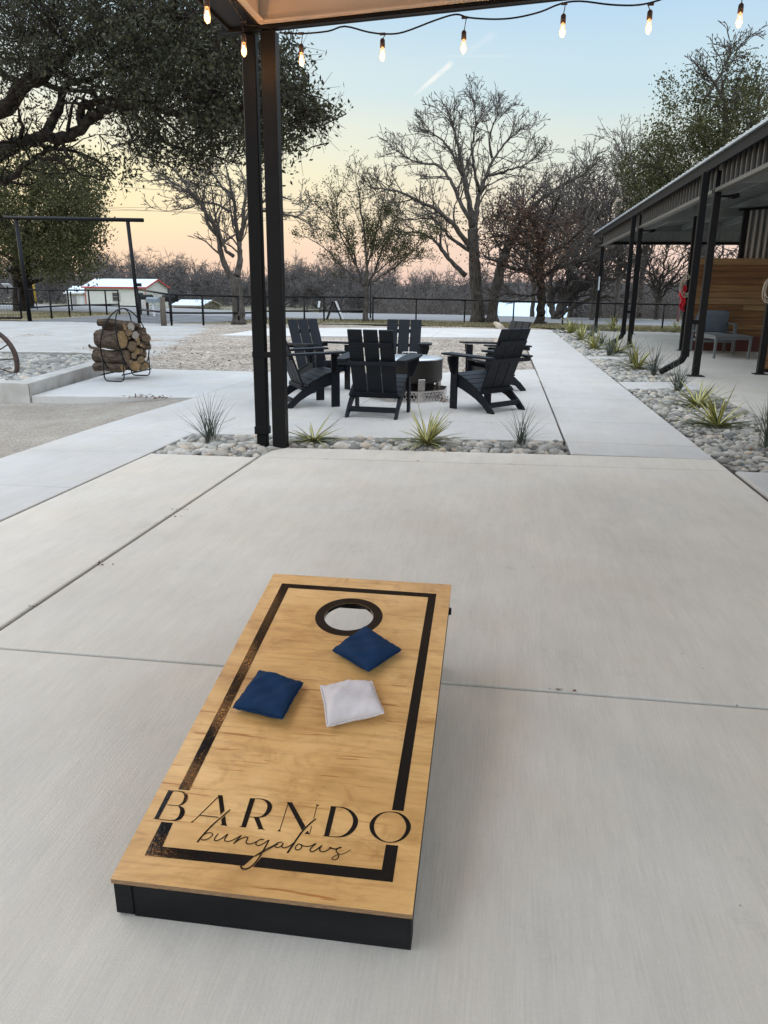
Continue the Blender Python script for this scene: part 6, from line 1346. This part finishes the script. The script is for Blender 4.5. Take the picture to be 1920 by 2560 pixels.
# --- olive green oak above the porch
T7 = Tree('evergreen_oak', 'tall olive green oak rising behind the porch roof', (PY(1760, 780, 42).x, 42, -.2), 77)
for i, (pts, a, b_) in enumerate([([(1760, 800, 42), (1762, 700, 42), (1765, 620, 42), (1770, 560, 42)], .42, .34), ([(1768, 580, 42), (1760, 480, 42), (1800, 380, 42), (1830, 300, 42), (1850, 220, 42)], .22, .05), ([(1768, 570, 42), (1700, 500, 42), (1660, 430, 41), (1620, 380, 41)], .2, .05), ([(1790, 420, 42), (1815, 300, 41), (1790, 210, 41), (1740, 180, 41)], .14, .03), ([(1800, 400, 42), (1880, 300, 42), (1900, 200, 42)], .12, .03), ([(1770, 240, 41), (1820, 150, 41), (1828, 120, 41)], .07, .02), ([(1740, 600, 42), (1680, 560, 42), (1620, 540, 42)], .12, .03)]):
    P, rr = T7.path(V3(pts), a, b_, 9, .06)
    if i: T7.kids(P, rr, 2, dict(BARE, rmin=.014, kink=.2), 5, .2, 18, 1.6)
r7 = np.random.default_rng(707); lst = [(1720, 400, 130, 90, (39, 45), 1.15), (1640, 440, 90, 80, (39, 45), .8), (1680, 520, 110, 60, (39, 45), 1.0), (1820, 330, 100, 90, (39, 45), 1.0), (1600, 530, 60, 70, (39, 44), .45), (1710, 230, 70, 50, (40, 44), .5), (1790, 200, 60, 60, (40, 44), .45), (1860, 190, 60, 50, (40, 44), .6), (1890, 260, 60, 60, (39, 45), .9), (1828, 130, 22, 22, (41, 42), .5), (1600, 400, 60, 60, (40, 44), .35), (1740, 310, 120, 60, (39, 45), .6), (1780, 470, 120, 60, (39, 45), 1)]
lv, cen = blobs(lst, 1500, r7, .50, 24); T7.done(M_bark, M_twig, lv, M_leaf2, .135, asp=.55)

# --- further bare trees at right
def bare(label, px, Y, top, spread, r, seed, base=-.6, fork=.35, lean=0, q=None, nl=7, n2=20, l2=None):
    b0 = PY(px, 790, Y); T = Tree('bare_tree', label, (b0.x, Y, base), seed, 'bare trees at right'); ztop = PY(px, top, Y).z; rr_ = random.Random(seed); H_ = ztop-base; sp_m = spread*Y/FPX
    f0 = Vector((b0.x+lean*.3, Y, base+H_*fork)); r *= .78; T.path([Vector((b0.x, Y, base)), Vector((b0.x+lean*.1, Y, base+H_*fork*.5)), f0], r, r*.75, 9, .03)
    for k in range(nl):
        az = 2*math.pi*k/nl+rr_.uniform(-.4, .4); sx = math.cos(az)*sp_m*rr_.uniform(.5, 1); sy = math.sin(az)*sp_m*.8; hh = H_*(1-fork)*(1-.35*(math.hypot(sx, sy)/sp_m)**2)*rr_.uniform(.8, 1)
        st_ = f0 if k % 2 else f0-Vector((0, 0, H_*fork*.25)); P, q2 = T.path([st_, st_+Vector((sx*.25, sy*.25, hh*.35)), st_+Vector((sx*.6+rr_.uniform(-.3, .3)+lean*.4, sy*.6, hh*.7)), st_+Vector((sx+lean, sy, hh))], r*.45, .03, 6, .10)
        T.kids(P, q2, 2, q or dict(BARE, rmin=.012, rmid=.03), H_*.5, .15, n2, l2 or H_*.20)
    return T
for (lb, px, Y, top, sp, r, sd, bs, fk, ln) in [('pinkish grey bare tree right of the large double trunked tree', 1425, 44, 350, 95, .22, 81, -.6, .25, 0), ('bare tree with upswept twigs left of the olive green oak', 1500, 47, 300, 90, .22, 82, -.8, .3, -.8), ('bare tree whose tips show above the olive green oak', 1600, 52, 230, 90, .24, 83, -.8, .3, -.6),
                                      ('slim bare tree seen beside the far porch post', 1538, 38, 560, 50, .17, 84, -.3, .6, 0), ('bare tree between the porch posts', 1640, 44, 560, 110, .2, 85, -.6, .35, 0), ('bare tree partly hidden behind the pine wall', 1800, 40, 560, 110, .3, 86, -.6, .4, 0), ('faint bare tree behind the brown leaved oak', 1330, 50, 430, 80, .2, 87, -.8, .3, 0), ('bare tree behind the porch eave', 1480, 40, 520, 80, .16, 91, -.4, .3, 0)]:
    bare(lb, px, Y, top, sp, r, sd, bs, fk, ln).done(M_bark, M_twigf if px in (1500, 1600, 1330) else M_twig)
# arching many stemmed tree
T9 = Tree('arching_bare_tree', 'low arching bare tree with several stems across the road at right', (PY(1388, 790, 41).x, 41, -.1), 99)
for i, pts in enumerate([[(1388, 800), (1400, 770), (1440, 700), (1500, 650), (1560, 620)], [(1386, 800), (1380, 760), (1375, 700), (1380, 640), (1400, 590)], [(1392, 795), (1420, 775), (1480, 745), (1540, 740), (1600, 730)], [(1388, 790), (1410, 730), (1430, 660), (1440, 600), (1470, 560)], [(1390, 790), (1430, 730), (1470, 690), (1500, 640), (1520, 580)], [(1384, 795), (1372, 750), (1380, 690), (1410, 640)], [(1400, 780), (1450, 720), (1520, 700), (1590, 690)]]):
    P, rr = T9.path(V3(pts, 41), .14, .03, 7, .05); T9.kids(P, rr, 2, dict(BARE, up=[.1]*5, rmin=.013), 5, .15, 18, 1.5)
T9.done()
# --- far woods: one mass of leafless trunks and twigs
wr_ = random.Random(7); tw = []; tk = []
class Wd: pass
def far_tree(x, y, z0, h, sd):
    r_ = random.Random(sd); sp = h*r_.uniform(.28, .42); n = 8
    tk.append((x, y, z0, x+r_.uniform(-.3, .3), y, z0+h*.45, .16, .11))
    for k in range(n):
        az = r_.uniform(0, 6.283); p = Vector((x, y, z0+h*r_.uniform(.12, .45))); d = Vector((math.cos(az)*.55, math.sin(az)*.55, 1)).normalized(); L_ = h*r_.uniform(.4, .6); st = L_/5; r = .075
        for i in range(5):
            d = (d+Vector((r_.gauss(0, .14), r_.gauss(0, .14), r_.gauss(.05, .08)))).normalized(); q = p+d*st; tk.append((*p, *q, r, r*.75)); r *= .75
            for c in range(4):
                e = Vector((r_.gauss(0, 1), r_.gauss(0, 1), r_.gauss(.5, .7))).normalized(); l2 = h*r_.uniform(.08, .17); m_ = p.lerp(q, r_.random()); q2 = m_+e*l2; tw.append((*m_, *q2, .028, .02))
                for c2 in range(5):
                    e2 = (e+Vector((r_.gauss(0, .6), r_.gauss(0, .6), r_.gauss(.1, .5)))).normalized(); m2 = m_.lerp(q2, r_.uniform(.2, 1)); tw.append((*m2, *(m2+e2*l2*.7), .018, .011))
            p = q
tops = [(-400, 640), (0, 640), (230, 632), (420, 636), (520, 668), (560, 672), (640, 690), (700, 655), (800, 650), (960, 665), (1060, 690), (1130, 672), (1250, 690), (1400, 700), (1600, 690), (1800, 700), (2300, 690)]
def topy(px):
    for (a, b_), (c, d) in zip(tops[:-1], tops[1:]):
        if a <= px <= c: return b_+(d-b_)*(px-a)/(c-a)
    return 680
sd = 0
for row, (Y, n, hf) in enumerate([(92, 60, .72), (102, 70, .88), (114, 75, 1.0), (128, 80, 1.06)]):
    for k in range(n):
        px = -350+2650*(k+wr_.random())/n; Yj = Y+wr_.uniform(-4, 4); X = PY(px, 760, Yj).x; z0 = float(ground_z(np.array(X), np.array(Yj))); zt = PY(px, topy(px)-8+wr_.uniform(-16, 20), Yj).z; h = (zt-z0)*hf
        if Y < 110 and px < 580: continue
        sd += 1; far_tree(X, Yj, z0, max(2.5, h), sd)
M_far = mat('far_wood_bark', (.085, .075, .069), .95, var=.25, vscale=.15, col2=(.14, .123, .113))
wo = frusta('woods', tk+tw, 3, M_far, None); tag(wo, kind='stuff')
# undergrowth that closes the bottom of the woods
rb = np.random.default_rng(5); nb = 26000; bx_ = rb.uniform(-75, 75, nb); by_ = rb.uniform(86, 135, nb); bz = rb.beta(1, 1.8, nb)*5.0
by_ = np.where(bx_ < -18, np.maximum(by_, 101), by_); uz = ground_z(bx_, by_); dv = rb.normal(0, 1, (nb, 3))*np.array([1, .5, 1.2]); dv[:, 2] = np.abs(dv[:, 2]); dv /= np.linalg.norm(dv, axis=1)[:, None]; l_ = rb.uniform(.6, 1.6, nb)[:, None]
A_ = np.stack([bx_, by_, uz+bz-.2], 1); B_ = A_+dv*l_; ug = frusta('undergrowth', np.concatenate([A_, B_, np.full((nb, 1), .055), np.full((nb, 1), .02)], 1).tolist(), 3, M_far, None); tag(ug, kind='stuff')
sheet('hill', np.linspace(-400, 400, 41), np.linspace(136, 320, 14), lambda X, Y: -3.2+smooth01(136, 190, Y)*(6.2+1.2*np.sin(X*.02)+.8*np.sin(X*.07+1)), mat('wooded_hill', (.065, .057, .053), 1, var=.3, vscale=.2, bump=1, bscale=.6, bdist=1.0))
# green shrub by the low shed, scrubby brush along the far roadside
def shrub(px, py, Y, rx, rz2, n, m, lab, lsz=.16, seed=1):
    r_ = np.random.default_rng(seed); c = PY(px, py, Y); T = Tree('shrub', lab, (c.x, Y, c.z-rz2), seed); u = r_.normal(0, .5, (n, 3))*np.array([rx, rx, rz2]); u[:, 2] = np.abs(u[:, 2])*1.2
    for k in range(14): e = u[k]; T.twigs.append((0, 0, 0, *(e*1.2), .03, .015))
    T.done(M_bark, M_twig, np.array(T.o[:])+u, m, lsz)
shrub(533, 757, 70, 1.4, 1.3, 900, M_leaf2, 'dark green shrub right of the low shed', seed=3)
rb = np.random.default_rng(15); nb = 14000; bx_ = rb.uniform(-34, 40, nb); by_ = 50.5-np.clip(bx_, -10, 40)*.17+rb.uniform(0, 10, nb); bz = rb.beta(1, 2.2, nb)*1.6
keep = (bx_ > -9) ; bx_, by_, bz = bx_[keep], by_[keep], bz[keep]; nb = len(bx_)
uz = ground_z(bx_, by_); dv = rb.normal(0, 1, (nb, 3)); dv[:, 2] = np.abs(dv[:, 2]); dv /= np.linalg.norm(dv, axis=1)[:, None]
A_ = np.stack([bx_, by_, uz+bz*1.2], 1); msk = ~(((bx_ > -2.5) & (bx_ < 6.5))); A_ = A_[msk]; dv = dv[msk]; B_ = A_+dv*rb.uniform(.4, 1.1, len(A_))[:, None]
br = frusta('roadside_brush', np.concatenate([A_, B_, np.full((len(A_), 1), .02), np.full((len(A_), 1), .01)], 1).tolist(), 3, M_twigf, None); tag(br, kind='stuff')
SC.cycles.max_bounces = 8; SC.cycles.transparent_max_bounces = 24
